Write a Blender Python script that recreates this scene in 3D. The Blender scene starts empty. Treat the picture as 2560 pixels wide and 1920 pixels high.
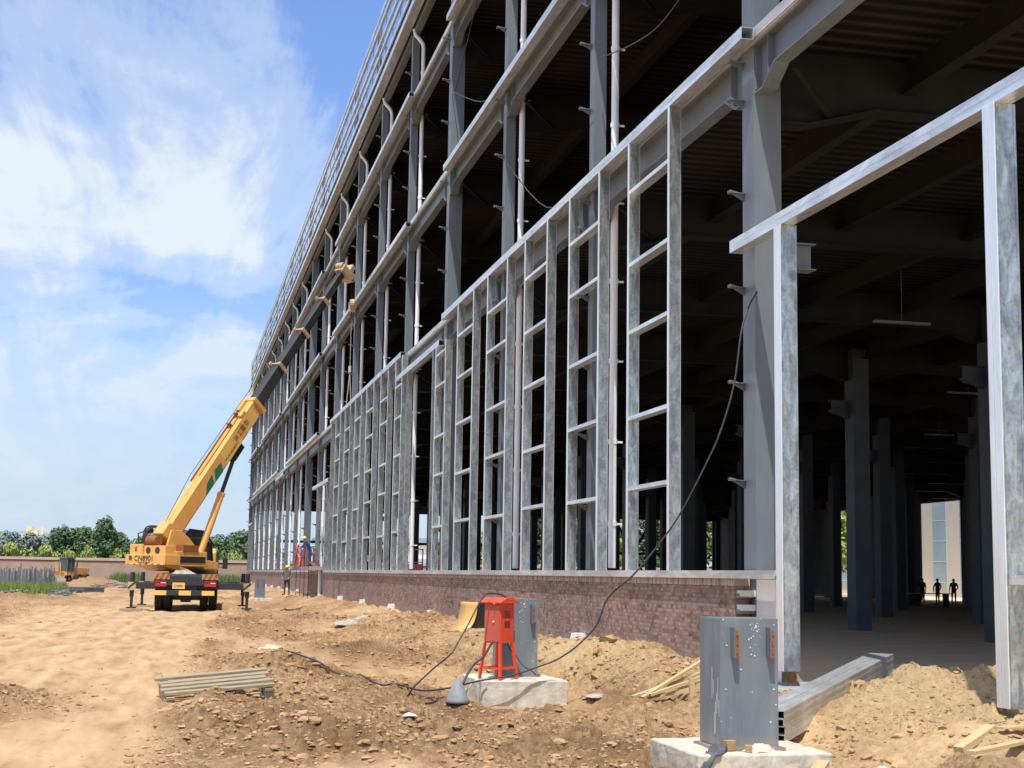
import bpy, math, random
from mathutils import Vector, Matrix, Euler, noise
R = random.Random(7)
D = bpy.data
sc = bpy.context.scene
COL = sc.collection
rad = math.radians

# ------------------------------------------------------------------ materials
def _new(name):
    m = D.materials.new(name); m.use_nodes = True
    nt = m.node_tree; b = nt.nodes['Principled BSDF']
    return m, nt, b

def N(nt, t, **kw):
    n = nt.nodes.new(t)
    for k, v in kw.items():
        if k.startswith('i_'): n.inputs[k[2:].replace('_', ' ')].default_value = v
        else: setattr(n, k, v)
    return n

def ramp(nt, stops, fac=None, mode='LINEAR'):
    r = nt.nodes.new('ShaderNodeValToRGB'); e = r.color_ramp.elements
    r.color_ramp.interpolation = mode
    e[0].position = stops[0][0]; e[0].color = (*stops[0][1], 1)
    e[1].position = stops[-1][0]; e[1].color = (*stops[-1][1], 1)
    for p, c in stops[1:-1]:
        q = e.new(p); q.color = (*c, 1)
    if fac is not None: nt.links.new(fac, r.inputs[0])
    return r

def g3(v): return (v, v, v)

def mat(name, c1, c2=None, scale=4, stretch=(1, 1, 1), rough=.6, rvar=.1, metal=0, bump=0, bscale=None,
        detail=6, lo=.35, hi=.65, c3=None, p3=.8, spec=.5, island=0):
    """two or three tone procedural surface with roughness variation and bump"""
    m, nt, b = _new(name); L = nt.links.new
    tc = N(nt, 'ShaderNodeTexCoord'); mp = N(nt, 'ShaderNodeMapping'); mp.inputs['Scale'].default_value = stretch
    L(tc.outputs['Object'], mp.inputs['Vector'])
    n1 = N(nt, 'ShaderNodeTexNoise'); n1.inputs['Scale'].default_value = scale; n1.inputs['Detail'].default_value = detail
    n1.inputs['Roughness'].default_value = .62
    L(mp.outputs[0], n1.inputs['Vector'])
    c2 = c2 or tuple(x * .8 for x in c1)
    stops = [(lo, c1), (hi, c2)]
    if c3: stops.append((p3, c3))
    r = ramp(nt, stops, n1.outputs['Fac'])
    col = r.outputs[0]
    if island:
        ge = N(nt, 'ShaderNodeNewGeometry'); hs = N(nt, 'ShaderNodeHueSaturation')
        ma = N(nt, 'ShaderNodeMapRange'); ma.inputs['To Min'].default_value = 1 - island; ma.inputs['To Max'].default_value = 1 + island
        L(ge.outputs['Random Per Island'], ma.inputs['Value']); L(ma.outputs[0], hs.inputs['Value']); L(col, hs.inputs['Color']); col = hs.outputs[0]
    L(col, b.inputs['Base Color'])
    b.inputs['Metallic'].default_value = metal
    b.inputs['Specular IOR Level'].default_value = spec
    n2 = N(nt, 'ShaderNodeTexNoise'); n2.inputs['Scale'].default_value = scale * 2.3; n2.inputs['Detail'].default_value = 5
    L(mp.outputs[0], n2.inputs['Vector'])
    mr = N(nt, 'ShaderNodeMapRange'); mr.inputs['To Min'].default_value = max(.03, rough - rvar); mr.inputs['To Max'].default_value = min(1, rough + rvar)
    L(n2.outputs['Fac'], mr.inputs['Value']); L(mr.outputs[0], b.inputs['Roughness'])
    if bump:
        n3 = N(nt, 'ShaderNodeTexNoise'); n3.inputs['Scale'].default_value = bscale or scale * 6; n3.inputs['Detail'].default_value = 6
        L(mp.outputs[0], n3.inputs['Vector'])
        bp = N(nt, 'ShaderNodeBump'); bp.inputs['Strength'].default_value = bump; bp.inputs['Distance'].default_value = .02
        L(n3.outputs['Fac'], bp.inputs['Height']); L(bp.outputs[0], b.inputs['Normal'])
    return m

M = {}
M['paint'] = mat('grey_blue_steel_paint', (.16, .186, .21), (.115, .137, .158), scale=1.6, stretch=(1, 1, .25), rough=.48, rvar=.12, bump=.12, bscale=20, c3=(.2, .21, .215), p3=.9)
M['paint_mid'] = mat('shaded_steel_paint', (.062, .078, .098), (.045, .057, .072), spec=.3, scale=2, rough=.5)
M['paint_in'] = mat('deep_shade_steel_paint', (.02, .019, .018), (.013, .013, .013), spec=.15, scale=2, rough=.6)  # darkest copy of the steel paint, interior shade put into the colour
M['deckunder'] = None
def galv_mat(name, base, dark, scale, st, metal=.8, r0=.55, r1=.28, vor=.16):
    m, nt, b = _new(name); L = nt.links.new
    tc = N(nt, 'ShaderNodeTexCoord'); mp = N(nt, 'ShaderNodeMapping'); mp.inputs['Scale'].default_value = st
    L(tc.outputs['Object'], mp.inputs['Vector'])
    n1 = N(nt, 'ShaderNodeTexNoise', noise_dimensions='3D'); n1.inputs['Scale'].default_value = scale; n1.inputs['Detail'].default_value = 9; n1.inputs['Roughness'].default_value = .7
    n1.inputs['Distortion'].default_value = 1.0
    L(mp.outputs[0], n1.inputs['Vector'])
    r = ramp(nt, [(.33, dark), (.5, tuple((a + c) / 2 for a, c in zip(base, dark))), (.62, base), (.8, tuple(min(1, a * 1.15) for a in base))], n1.outputs['Fac'])
    v = N(nt, 'ShaderNodeTexVoronoi'); v.inputs['Scale'].default_value = 28
    L(tc.outputs['Object'], v.inputs['Vector'])
    mx = N(nt, 'ShaderNodeMixRGB', blend_type='OVERLAY'); mx.inputs[0].default_value = vor
    L(r.outputs[0], mx.inputs[1]); L(v.outputs['Color'], mx.inputs[2])
    hs = N(nt, 'ShaderNodeHueSaturation'); hs.inputs['Saturation'].default_value = .5; L(mx.outputs[0], hs.inputs['Color'])
    L(hs.outputs[0], b.inputs['Base Color'])
    b.inputs['Metallic'].default_value = metal
    mr = N(nt, 'ShaderNodeMapRange'); mr.inputs['To Min'].default_value = r0; mr.inputs['To Max'].default_value = r1
    L(n1.outputs['Fac'], mr.inputs['Value']); L(mr.outputs[0], b.inputs['Roughness'])
    bp = N(nt, 'ShaderNodeBump'); bp.inputs['Strength'].default_value = .25; bp.inputs['Distance'].default_value = .01
    L(n1.outputs['Fac'], bp.inputs['Height']); L(bp.outputs[0], b.inputs['Normal'])
    return m
M['galv'] = galv_mat('galvanised_steel_shade_tone', (.46, .525, .53), (.17, .21, .215), 2.4, (3.2, 3.2, 1.1), .8, .5, .22)  # base darkened to paint in the dimmer side faces of the posts
M['galvl'] = galv_mat('galvanised_steel_lit_lip', (.95, .97, .98), (.74, .8, .82), 1.5, (3, 3, .5), .65, .45, .25)  # bright copy of the same steel, sky sheen painted onto the lips
M['galvh'] = galv_mat('galvanised_steel_rail', (.86, .91, .94), (.45, .51, .55), 1.4, (3, .5, 3), .7, .42, .25)
M['galvx'] = galv_mat('galvanised_steel_stacked', (.62, .64, .63), (.38, .37, .34), 1.8, (1.1, 3.5, 3.5), .5, .5, .3, .0)
M['galvs'] = galv_mat('galvanised_steel_stained', (.72, .73, .71), (.4, .38, .33), 1.1, (2.2, .5, 2.2), .35, .55, .35, .0)
M['pipe'] = mat('white_plastic_pipe', (.9, .93, .96), (.83, .86, .88), scale=2, rough=.35)
M['conc'] = mat('pale_concrete', (.66, .61, .5), (.5, .46, .36), scale=2.6, stretch=(2.5, 2.5, .6), rough=.9, bump=.5, bscale=30, c3=(.3, .26, .2), p3=.82)
M['concg'] = mat('grey_concrete', (.36, .36, .35), (.27, .27, .26), scale=3, rough=.9, bump=.5, bscale=20, c3=(.4, .33, .24), p3=.8)
M['rust'] = mat('rusty_steel', (.34, .13, .04), (.2, .07, .03), scale=14, rough=.85, bump=.4)
M['red'] = mat('orange_red_enamel', (.8, .09, .035), (.7, .07, .03), scale=6, rough=.4, bump=.15, bscale=10, c3=(.42, .17, .1), p3=.78)
M['reddoor'] = mat('shaded_red_door', (.6, .1, .06), (.5, .1, .07), scale=5, rough=.35, bump=.1, c3=(.42, .2, .14), p3=.75)  # duller red puts the weaker light on this face into the colour
M['yel'] = mat('crane_yellow_paint', (.8, .44, .13), (.7, .37, .1), scale=2.2, stretch=(1, 1, .6), rough=.42, bump=.12, bscale=14, c3=(.42, .22, .09), p3=.82)
M['collar'] = mat('worn_pale_collar', (.6, .45, .28), (.4, .28, .16), scale=6, rough=.6)
M['yel2'] = mat('pale_yellow_paint', (.86, .55, .16), (.8, .48, .13), scale=2, rough=.42)
M['blk'] = mat('black_steel', (.022, .024, .028), (.035, .036, .04), scale=4, rough=.5, bump=.1)
M['boomg'] = mat('greasy_dark_boom', (.03, .03, .033), (.055, .055, .058), scale=1.2, rough=.42, c3=(.09, .085, .08), p3=.8)
M['rub'] = mat('rubber', (.018, .018, .019), (.03, .028, .026), scale=6, rough=.85, bump=.3)
M['glass'] = mat('dark_glass', (.05, .07, .08), (.07, .09, .1), scale=1, rough=.06, rvar=.02, spec=.8)
M['redl'] = mat('red_lens', (.6, .02, .03), (.5, .015, .02), scale=9, rough=.2)
M['white'] = mat('white_paint', (.8, .8, .78), (.72, .72, .7), scale=3, rough=.5)
M['cable'] = mat('black_cable', (.025, .026, .03), (.05, .05, .052), scale=8, rough=.5)
M['wood'] = mat('weathered_timber', (.42, .33, .21), (.3, .24, .16), scale=5, stretch=(.6, 6, 6), rough=.85, bump=.5, c3=(.5, .44, .34), p3=.8)
M['woodn'] = mat('fresh_timber', (.62, .47, .25), (.5, .36, .18), scale=4, stretch=(.5, 6, 6), rough=.8, bump=.3)
M['cloth'] = mat('cream_canvas', (.62, .56, .44), (.5, .45, .35), scale=6, rough=.95, bump=.3)
M['gcloth'] = mat('dark_net_cloth', (.07, .075, .08), (.13, .13, .13), scale=10, rough=.95, bump=.6)
M['skin'] = mat('skin', (.42, .24, .16), (.36, .2, .13), scale=8, rough=.6)
M['navy'] = mat('blue_workwear', (.03, .07, .26), (.02, .05, .18), scale=5, rough=.9)
M['dark'] = mat('black_cloth', (.03, .032, .036), (.05, .05, .055), scale=6, rough=.9)
M['vest'] = mat('olive_grey_cloth', (.1, .115, .1), (.14, .15, .13), scale=8, rough=.9)
M['paleblue'] = mat('pale_blue_cloth', (.5, .58, .64), (.42, .5, .56), scale=6, rough=.9)
M['helm'] = mat('yellow_helmet', (.85, .72, .06), (.8, .66, .05), scale=3, rough=.3)
M['green'] = mat('green_marking', (.03, .17, .1), (.04, .2, .12), scale=3, rough=.4)
M['orange'] = mat('orange_marking', (.5, .24, .09), (.4, .2, .1), scale=3, rough=.4)
M['dred'] = mat('dark_red_paint', (.5, .07, .06), (.36, .05, .05), scale=3, rough=.5)
M['bark'] = mat('bark', (.12, .09, .065), (.07, .055, .04), scale=6, stretch=(1, 1, .3), rough=.95, bump=.5)
def leaf(name, a, b_, c):
    return mat(name, a, b_, scale=.9, detail=3, rough=.75, c3=c, p3=.75, lo=.3, hi=.5, island=.2, spec=.1)
M['leafA'] = leaf('foliage_dark', (.075, .125, .075), (.105, .165, .085), (.15, .215, .105))  # distance haze mixed into this and the hazy foliage colour
M['leafB'] = leaf('foliage_mid', (.075, .13, .055), (.105, .17, .065), (.16, .23, .08))
M['leafC'] = leaf('foliage_bright', (.2, .25, .06), (.27, .33, .09), (.36, .41, .14))
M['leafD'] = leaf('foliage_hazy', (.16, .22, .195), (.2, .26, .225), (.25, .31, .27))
M['grass'] = leaf('weeds', (.13, .18, .05), (.18, .24, .075), (.28, .32, .12))

def earth_mat():
    m, nt, b = _new('bare_earth'); L = nt.links.new
    tc = N(nt, 'ShaderNodeTexCoord'); at = N(nt, 'ShaderNodeAttribute', attribute_name='rough')
    def nz(s, d=8, st=None, ro=.6):
        n = N(nt, 'ShaderNodeTexNoise'); n.inputs['Scale'].default_value = s; n.inputs['Detail'].default_value = d; n.inputs['Roughness'].default_value = ro
        if st:
            mp = N(nt, 'ShaderNodeMapping'); mp.inputs['Scale'].default_value = st; L(tc.outputs['Object'], mp.inputs[0]); L(mp.outputs[0], n.inputs['Vector'])
        else: L(tc.outputs['Object'], n.inputs['Vector'])
        return n
    a = nz(.55, 5, (1, .5, 1)); c = nz(9, 9, ro=.7); e = nz(1.3, 8, (2.2, .35, 1))
    road = ramp(nt, [(.32, (.32, .2, .11)), (.45, (.46, .305, .17)), (.6, (.54, .375, .22)), (.72, (.64, .48, .3))], e.outputs['Fac'])
    rough = ramp(nt, [(.3, (.2, .118, .066)), (.43, (.38, .24, .135)), (.57, (.55, .375, .22)), (.74, (.72, .54, .36))], c.outputs['Fac'])
    patch = ramp(nt, [(.36, (.68, .6, .54)), (.5, (.95, .92, .88)), (.64, (1.15, 1.12, 1.08))], a.outputs['Fac'])
    mu = N(nt, 'ShaderNodeMixRGB', blend_type='MULTIPLY'); mu.inputs[0].default_value = 1; L(rough.outputs[0], mu.inputs[1]); L(patch.outputs[0], mu.inputs[2])
    ad = N(nt, 'ShaderNodeMath', operation='ADD'); ad.use_clamp = True
    sb = N(nt, 'ShaderNodeMath', operation='MULTIPLY_ADD'); sb.inputs[1].default_value = 1.1; sb.inputs[2].default_value = -.55; L(c.outputs['Fac'], sb.inputs[0])
    L(at.outputs['Fac'], ad.inputs[0]); L(sb.outputs[0], ad.inputs[1])
    mx = N(nt, 'ShaderNodeMixRGB'); L(ad.outputs[0], mx.inputs[0]); L(road.outputs[0], mx.inputs[1]); L(mu.outputs[0], mx.inputs[2])
    # damp dark soil and pale sand driven by attributes
    a2 = N(nt, 'ShaderNodeAttribute', attribute_name='sand'); 
    sand = ramp(nt, [(.3, (.52, .35, .185)), (.55, (.74, .53, .3)), (.75, (.8, .63, .4))], c.outputs['Fac'])
    mx2 = N(nt, 'ShaderNodeMixRGB'); L(a2.outputs['Fac'], mx2.inputs[0]); L(mx.outputs[0], mx2.inputs[1]); L(sand.outputs[0], mx2.inputs[2])
    a3 = N(nt, 'ShaderNodeAttribute', attribute_name='damp')
    damp = ramp(nt, [(.3, (.19, .105, .055)), (.6, (.32, .19, .105)), (.8, (.42, .27, .155))], c.outputs['Fac'])
    mx3 = N(nt, 'ShaderNodeMixRGB'); L(a3.outputs['Fac'], mx3.inputs[0]); L(mx2.outputs[0], mx3.inputs[1]); L(damp.outputs[0], mx3.inputs[2])
    hs_ = N(nt, 'ShaderNodeHueSaturation'); hs_.inputs['Saturation'].default_value = 1.04; hs_.inputs['Value'].default_value = 1.0; L(mx3.outputs[0], hs_.inputs['Color']); L(hs_.outputs[0], b.inputs['Base Color'])
    b.inputs['Roughness'].default_value = .95; b.inputs['Specular IOR Level'].default_value = .15
    f = nz(28, 8, ro=.75)
    v = N(nt, 'ShaderNodeTexVoronoi'); v.inputs['Scale'].default_value = 16; L(tc.outputs['Object'], v.inputs['Vector'])
    s1 = N(nt, 'ShaderNodeMath', operation='MULTIPLY_ADD'); s1.inputs[1].default_value = -.5; L(v.outputs['Distance'], s1.inputs[0]); L(f.outputs['Fac'], s1.inputs[2])
    s2 = N(nt, 'ShaderNodeMath', operation='MULTIPLY_ADD'); s2.inputs[1].default_value = .6; s2.inputs[2].default_value = .28; L(at.outputs['Fac'], s2.inputs[0])
    bp = N(nt, 'ShaderNodeBump'); bp.inputs['Distance'].default_value = .05
    L(s2.outputs[0], bp.inputs['Strength']); L(s1.outputs[0], bp.inputs['Height'])
    f2 = nz(5.5, 10, ro=.8); bp2 = N(nt, 'ShaderNodeBump'); bp2.inputs['Distance'].default_value = .06; L(s2.outputs[0], bp2.inputs['Strength']); L(f2.outputs['Fac'], bp2.inputs['Height']); L(bp.outputs[0], bp2.inputs['Normal']); L(bp2.outputs[0], b.inputs['Normal'])
    return m
M['earth'] = earth_mat()
M['clod'] = mat('dry_clods', (.36, .225, .12), (.45, .29, .16), scale=3, rough=.95, bump=.5, c3=(.5, .34, .2), p3=.8, island=.2, spec=.15)
M['floor'] = mat('trodden_floor', (.88, .66, .43), (.72, .53, .34), scale=.5, stretch=(1, 2.5, 1), detail=9, rough=.95, bump=.4, bscale=5, c3=(.5, .38, .26), p3=.75)

def brick_mat():
    m, nt, b = _new('red_brown_brickwork'); L = nt.links.new
    tc = N(nt, 'ShaderNodeTexCoord'); sp = N(nt, 'ShaderNodeSeparateXYZ'); cb = N(nt, 'ShaderNodeCombineXYZ')
    L(tc.outputs['Object'], sp.inputs[0])
    # along wall = y (or x on the end faces), courses = z
    ad = N(nt, 'ShaderNodeMath', operation='ADD'); L(sp.outputs['Y'], ad.inputs[0]); L(sp.outputs['X'], ad.inputs[1])
    L(ad.outputs[0], cb.inputs['X']); L(sp.outputs['Z'], cb.inputs['Y'])
    def bricktex(w, h, off, c1, c2, mort, ms):
        t = N(nt, 'ShaderNodeTexBrick'); t.inputs['Scale'].default_value = 1; t.inputs['Brick Width'].default_value = w; t.inputs['Row Height'].default_value = h
        t.inputs['Mortar Size'].default_value = ms; t.inputs['Mortar Smooth'].default_value = .15; t.offset = off
        t.inputs['Color1'].default_value = (*c1, 1); t.inputs['Color2'].default_value = (*c2, 1); t.inputs['Mortar'].default_value = (*mort, 1); t.inputs['Bias'].default_value = -.1
        L(cb.outputs[0], t.inputs['Vector']); return t
    t1 = bricktex(.122, .066, .5, (.19, .092, .066), (.47, .335, .27), (.2, .155, .125), .008)
    # pale mortar smears, bigger tone drift, pale header bricks
    nA = N(nt, 'ShaderNodeTexNoise'); nA.inputs['Scale'].default_value = 3.2; nA.inputs['Detail'].default_value = 9; nA.inputs['Roughness'].default_value = .75
    mp = N(nt, 'ShaderNodeMapping'); mp.inputs['Scale'].default_value = (1, .6, 2.2); L(tc.outputs['Object'], mp.inputs[0]); L(mp.outputs[0], nA.inputs['Vector'])
    rA = ramp(nt, [(.4, (.0, .0, .0)), (.72, (.75, .75, .75))], nA.outputs['Fac'])
    mA = N(nt, 'ShaderNodeMixRGB'); L(rA.outputs[0], mA.inputs[0]); L(t1.outputs['Color'], mA.inputs[1]); mA.inputs[2].default_value = (.5, .385, .33, 1)
    nB = N(nt, 'ShaderNodeTexNoise'); nB.inputs['Scale'].default_value = .5; nB.inputs['Detail'].default_value = 3; L(tc.outputs['Object'], nB.inputs['Vector'])
    rB = ramp(nt, [(.35, (.82, .8, .82)), (.65, (1.12, 1.05, 1.02))], nB.outputs['Fac'])
    mB = N(nt, 'ShaderNodeMixRGB', blend_type='MULTIPLY'); mB.inputs[0].default_value = 1; L(mA.outputs[0], mB.inputs[1]); L(rB.outputs[0], mB.inputs[2])
    dz = N(nt, 'ShaderNodeMapRange'); dz.inputs['From Min'].default_value = -12.7; dz.inputs['From Max'].default_value = 0; 
    du = N(nt, 'ShaderNodeMapRange'); du.inputs['From Min'].default_value = .25; du.inputs['From Max'].default_value = .75; du.inputs['To Min'].default_value = .85; du.inputs['To Max'].default_value = 0; L(sp.outputs['Z'], du.inputs['Value'])
    dm_ = N(nt, 'ShaderNodeMath', operation='MULTIPLY'); L(du.outputs[0], dm_.inputs[0]); L(nA.outputs['Fac'], dm_.inputs[1])
    mD = N(nt, 'ShaderNodeMixRGB'); L(dm_.outputs[0], mD.inputs[0]); L(mB.outputs[0], mD.inputs[1]); mD.inputs[2].default_value = (.5, .38, .27, 1)
    L(mD.outputs[0], b.inputs['Base Color']); b.inputs['Roughness'].default_value = .9; b.inputs['Specular IOR Level'].default_value = .25
    bp = N(nt, 'ShaderNodeBump'); bp.inputs['Strength'].default_value = .9; bp.inputs['Distance'].default_value = .012; bp.invert = True
    sm = N(nt, 'ShaderNodeMath', operation='MULTIPLY_ADD'); sm.inputs[1].default_value = -.5; L(nA.outputs['Fac'], sm.inputs[0]); L(t1.outputs['Fac'], sm.inputs[2])
    L(sm.outputs[0], bp.inputs['Height']); L(bp.outputs[0], b.inputs['Normal'])
    return m
M['brick'] = brick_mat()
def soldier_mat():
    m, nt, b = _new('brick_on_edge_course'); L = nt.links.new
    tc = N(nt, 'ShaderNodeTexCoord'); sp = N(nt, 'ShaderNodeSeparateXYZ'); cb = N(nt, 'ShaderNodeCombineXYZ')
    L(tc.outputs['Object'], sp.inputs[0]); L(sp.outputs['Y'], cb.inputs['X']); L(sp.outputs['Z'], cb.inputs['Y'])
    t = N(nt, 'ShaderNodeTexBrick'); t.offset = 0; t.inputs['Scale'].default_value = 1; t.inputs['Brick Width'].default_value = .062; t.inputs['Row Height'].default_value = .5
    t.inputs['Mortar Size'].default_value = .006
    t.inputs['Color1'].default_value = (.34, .19, .16, 1); t.inputs['Color2'].default_value = (.66, .54, .48, 1); t.inputs['Mortar'].default_value = (.15, .12, .11, 1)
    L(cb.outputs[0], t.inputs['Vector']); L(t.outputs['Color'], b.inputs['Base Color']); b.inputs['Roughness'].default_value = .9
    bp = N(nt, 'ShaderNodeBump'); bp.inputs['Strength'].default_value = .8; bp.inputs['Distance'].default_value = .012; bp.invert = True
    L(t.outputs['Fac'], bp.inputs['Height']); L(bp.outputs[0], b.inputs['Normal'])
    return m
M['soldier'] = soldier_mat()
def deck_mat():
    m, nt, b = _new('ribbed_steel_decking'); L = nt.links.new
    tc = N(nt, 'ShaderNodeTexCoord'); w = N(nt, 'ShaderNodeTexWave', wave_type='BANDS', bands_direction='Y'); w.inputs['Scale'].default_value = .9
    w.inputs['Distortion'].default_value = .15; w.inputs['Detail'].default_value = 1
    L(tc.outputs['Object'], w.inputs['Vector'])
    n = N(nt, 'ShaderNodeTexNoise'); n.inputs['Scale'].default_value = .7; n.inputs['Detail'].default_value = 6; L(tc.outputs['Object'], n.inputs['Vector'])
    r = ramp(nt, [(.2, (.008, .008, .009)), (.5, (.017, .016, .015)), (.8, (.032, .028, .026))], w.outputs['Color'])  # near-black ramp carries the shade of the ceilings in its colour
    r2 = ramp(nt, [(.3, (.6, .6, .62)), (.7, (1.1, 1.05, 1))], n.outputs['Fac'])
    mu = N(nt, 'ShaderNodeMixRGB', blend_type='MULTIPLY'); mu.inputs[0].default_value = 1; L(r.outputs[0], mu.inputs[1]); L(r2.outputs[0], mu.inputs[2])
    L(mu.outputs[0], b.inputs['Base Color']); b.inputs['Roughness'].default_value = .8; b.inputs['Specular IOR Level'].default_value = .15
    bp = N(nt, 'ShaderNodeBump'); bp.inputs['Strength'].default_value = 1; bp.inputs['Distance'].default_value = .06
    L(w.outputs['Color'], bp.inputs['Height']); L(bp.outputs[0], b.inputs['Normal'])
    return m
M['deck'] = deck_mat()
M['wallbrick'] = mat('boundary_wall_render', (.4, .3, .25), (.33, .25, .205), scale=.8, detail=9, rough=.9, c3=(.48, .37, .32), p3=.75)
M['coping'] = mat('wall_coping', (.5, .42, .35), (.42, .35, .3), scale=1, rough=.9)
M['brickdark'] = mat('coping_shadow_course', (.13, .06, .05), (.1, .05, .04), scale=2, rough=.9)
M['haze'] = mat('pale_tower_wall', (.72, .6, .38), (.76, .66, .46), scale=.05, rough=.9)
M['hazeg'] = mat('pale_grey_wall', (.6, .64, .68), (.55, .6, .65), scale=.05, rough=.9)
M['bluroof'] = mat('blue_roof', (.2, .26, .36), (.24, .3, .4), scale=.1, rough=.6)
M['panel'] = mat('grey_cladding_panel', (.62, .6, .55), (.56, .54, .5), scale=.3, rough=.6)
M['bglass'] = mat('blue_curtain_glass', (.3, .42, .56), (.38, .5, .62), scale=.15, rough=.15, rvar=.05, spec=.8)
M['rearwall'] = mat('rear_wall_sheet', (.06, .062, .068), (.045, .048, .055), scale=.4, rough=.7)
M['debw'] = mat('white_litter', (.75, .78, .8), (.6, .62, .64), scale=5, rough=.6)
M['dirtw'] = mat('dirty_white_sheet', (.5, .46, .4), (.32, .27, .21), scale=7, rough=.9, bump=.5)
M['net'] = mat('green_net', (.22, .25, .18), (.3, .28, .2), scale=4, rough=.9)

# ------------------------------------------------------------------ mesh builder
class MB:
    def __init__(s): s.v = []; s.f = []; s.mi = []; s.cur = 0
    def add(s, vs, fs):
        o = len(s.v); s.v += [tuple(v) for v in vs]; s.f += [tuple(i + o for i in f) for f in fs]; s.mi += [s.cur] * len(fs); return s
    def box(s, x0, x1, y0, y1, z0, z1, tf=None):
        vs = [Vector(p) for p in ((x0, y0, z0), (x1, y0, z0), (x1, y1, z0), (x0, y1, z0), (x0, y0, z1), (x1, y0, z1), (x1, y1, z1), (x0, y1, z1))]
        if tf: vs = [tf @ v for v in vs]
        return s.add(vs, [(0, 3, 2, 1), (4, 5, 6, 7), (0, 1, 5, 4), (1, 2, 6, 5), (2, 3, 7, 6), (3, 0, 4, 7)])
    def bar(s, a, b, w, h, up=(0, 0, 1)):
        """rectangular bar from a to b, w sideways, h along up"""
        a = Vector(a); b = Vector(b); d = (b - a); L = d.length; d.normalize(); u = Vector(up)
        x = d.cross(u)
        if x.length < 1e-4: x = d.cross(Vector((1, 0, 0)))
        x.normalize(); u = x.cross(d)
        m = Matrix((x, d, u)).transposed().to_4x4(); m.translation = a
        return s.box(-w / 2, w / 2, 0, L, -h / 2, h / 2, m)
    def tube(s, pts, r, n=8, cap=True):
        pts = [Vector(p) for p in pts]; rs = r if isinstance(r, (list, tuple)) else [r] * len(pts)
        t0 = (pts[1] - pts[0]).normalized(); ref = Vector((0, 0, 1)) if abs(t0.z) < .9 else Vector((1, 0, 0))
        vs = []; x = t0.cross(ref).normalized()
        for i, p in enumerate(pts):
            t = (pts[min(i + 1, len(pts) - 1)] - pts[max(i - 1, 0)]).normalized()
            x = (x - t * x.dot(t)).normalized(); y = t.cross(x)
            for k in range(n):
                a = 2 * math.pi * k / n; vs.append(p + (x * math.cos(a) + y * math.sin(a)) * rs[i])
        fs = [(i * n + k, i * n + (k + 1) % n, (i + 1) * n + (k + 1) % n, (i + 1) * n + k) for i in range(len(pts) - 1) for k in range(n)]
        if cap: fs += [tuple(range(n - 1, -1, -1)), tuple((len(pts) - 1) * n + k for k in range(n))]
        return s.add(vs, fs)
    def prism(s, poly, x0, x1, axis='x'):
        """extrude polygon (list of 2d) along axis"""
        n = len(poly); vs = []
        for c in (x0, x1):
            for p in poly:
                vs.append({'x': (c, p[0], p[1]), 'y': (p[0], c, p[1]), 'z': (p[0], p[1], c)}[axis])
        fs = [tuple(range(n)), tuple(range(2 * n - 1, n - 1, -1))] + [(i, i + n, (i + 1) % n + n, (i + 1) % n) for i in range(n)]
        return s.add(vs, fs)
    def ico(s, c, r, jit=.25, squash=1, rot=None):
        t = (1 + 5 ** .5) / 2
        vs = [(-1, t, 0), (1, t, 0), (-1, -t, 0), (1, -t, 0), (0, -1, t), (0, 1, t), (0, -1, -t), (0, 1, -t), (t, 0, -1), (t, 0, 1), (-t, 0, -1), (-t, 0, 1)]
        fs = [(0, 11, 5), (0, 5, 1), (0, 1, 7), (0, 7, 10), (0, 10, 11), (1, 5, 9), (5, 11, 4), (11, 10, 2), (10, 7, 6), (7, 1, 8), (3, 9, 4), (3, 4, 2), (3, 2, 6), (3, 6, 8), (3, 8, 9), (4, 9, 5), (2, 4, 11), (6, 2, 10), (8, 6, 7), (9, 8, 1)]
        a = R.uniform(0, 6.28); ca, sa = math.cos(a), math.sin(a); sx, sy = R.uniform(.7, 1.3), R.uniform(.7, 1.3)
        out = []
        for v in vs:
            k = r / 1.9 * (1 + R.uniform(-jit, jit)); x, y, z = v[0] * k * sx, v[1] * k * sy, v[2] * k * squash
            out.append((c[0] + x * ca - y * sa, c[1] + x * sa + y * ca, c[2] + z))
        return s.add(out, fs)
    def build(s, name, mats, parent=None, shift=None, smooth=False, bevel=0):
        me = D.meshes.new(name); vs = s.v
        if shift is not None: sx, sy, sz = shift; vs = [(a - sx, b - sy, c - sz) for a, b, c in vs]
        me.from_pydata(vs, [], s.f)
        if not isinstance(mats, (list, tuple)): mats = [mats]
        for m in mats: me.materials.append(m)
        if len(mats) > 1: me.polygons.foreach_set('material_index', s.mi)
        me.update()
        if smooth: me.polygons.foreach_set('use_smooth', [True] * len(me.polygons))
        o = D.objects.new(name, me); COL.objects.link(o)
        if parent: o.parent = parent
        if bevel:
            b = o.modifiers.new('bevel', 'BEVEL'); b.width = bevel; b.segments = 2; b.limit_method = 'ANGLE'
        return o

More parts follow.
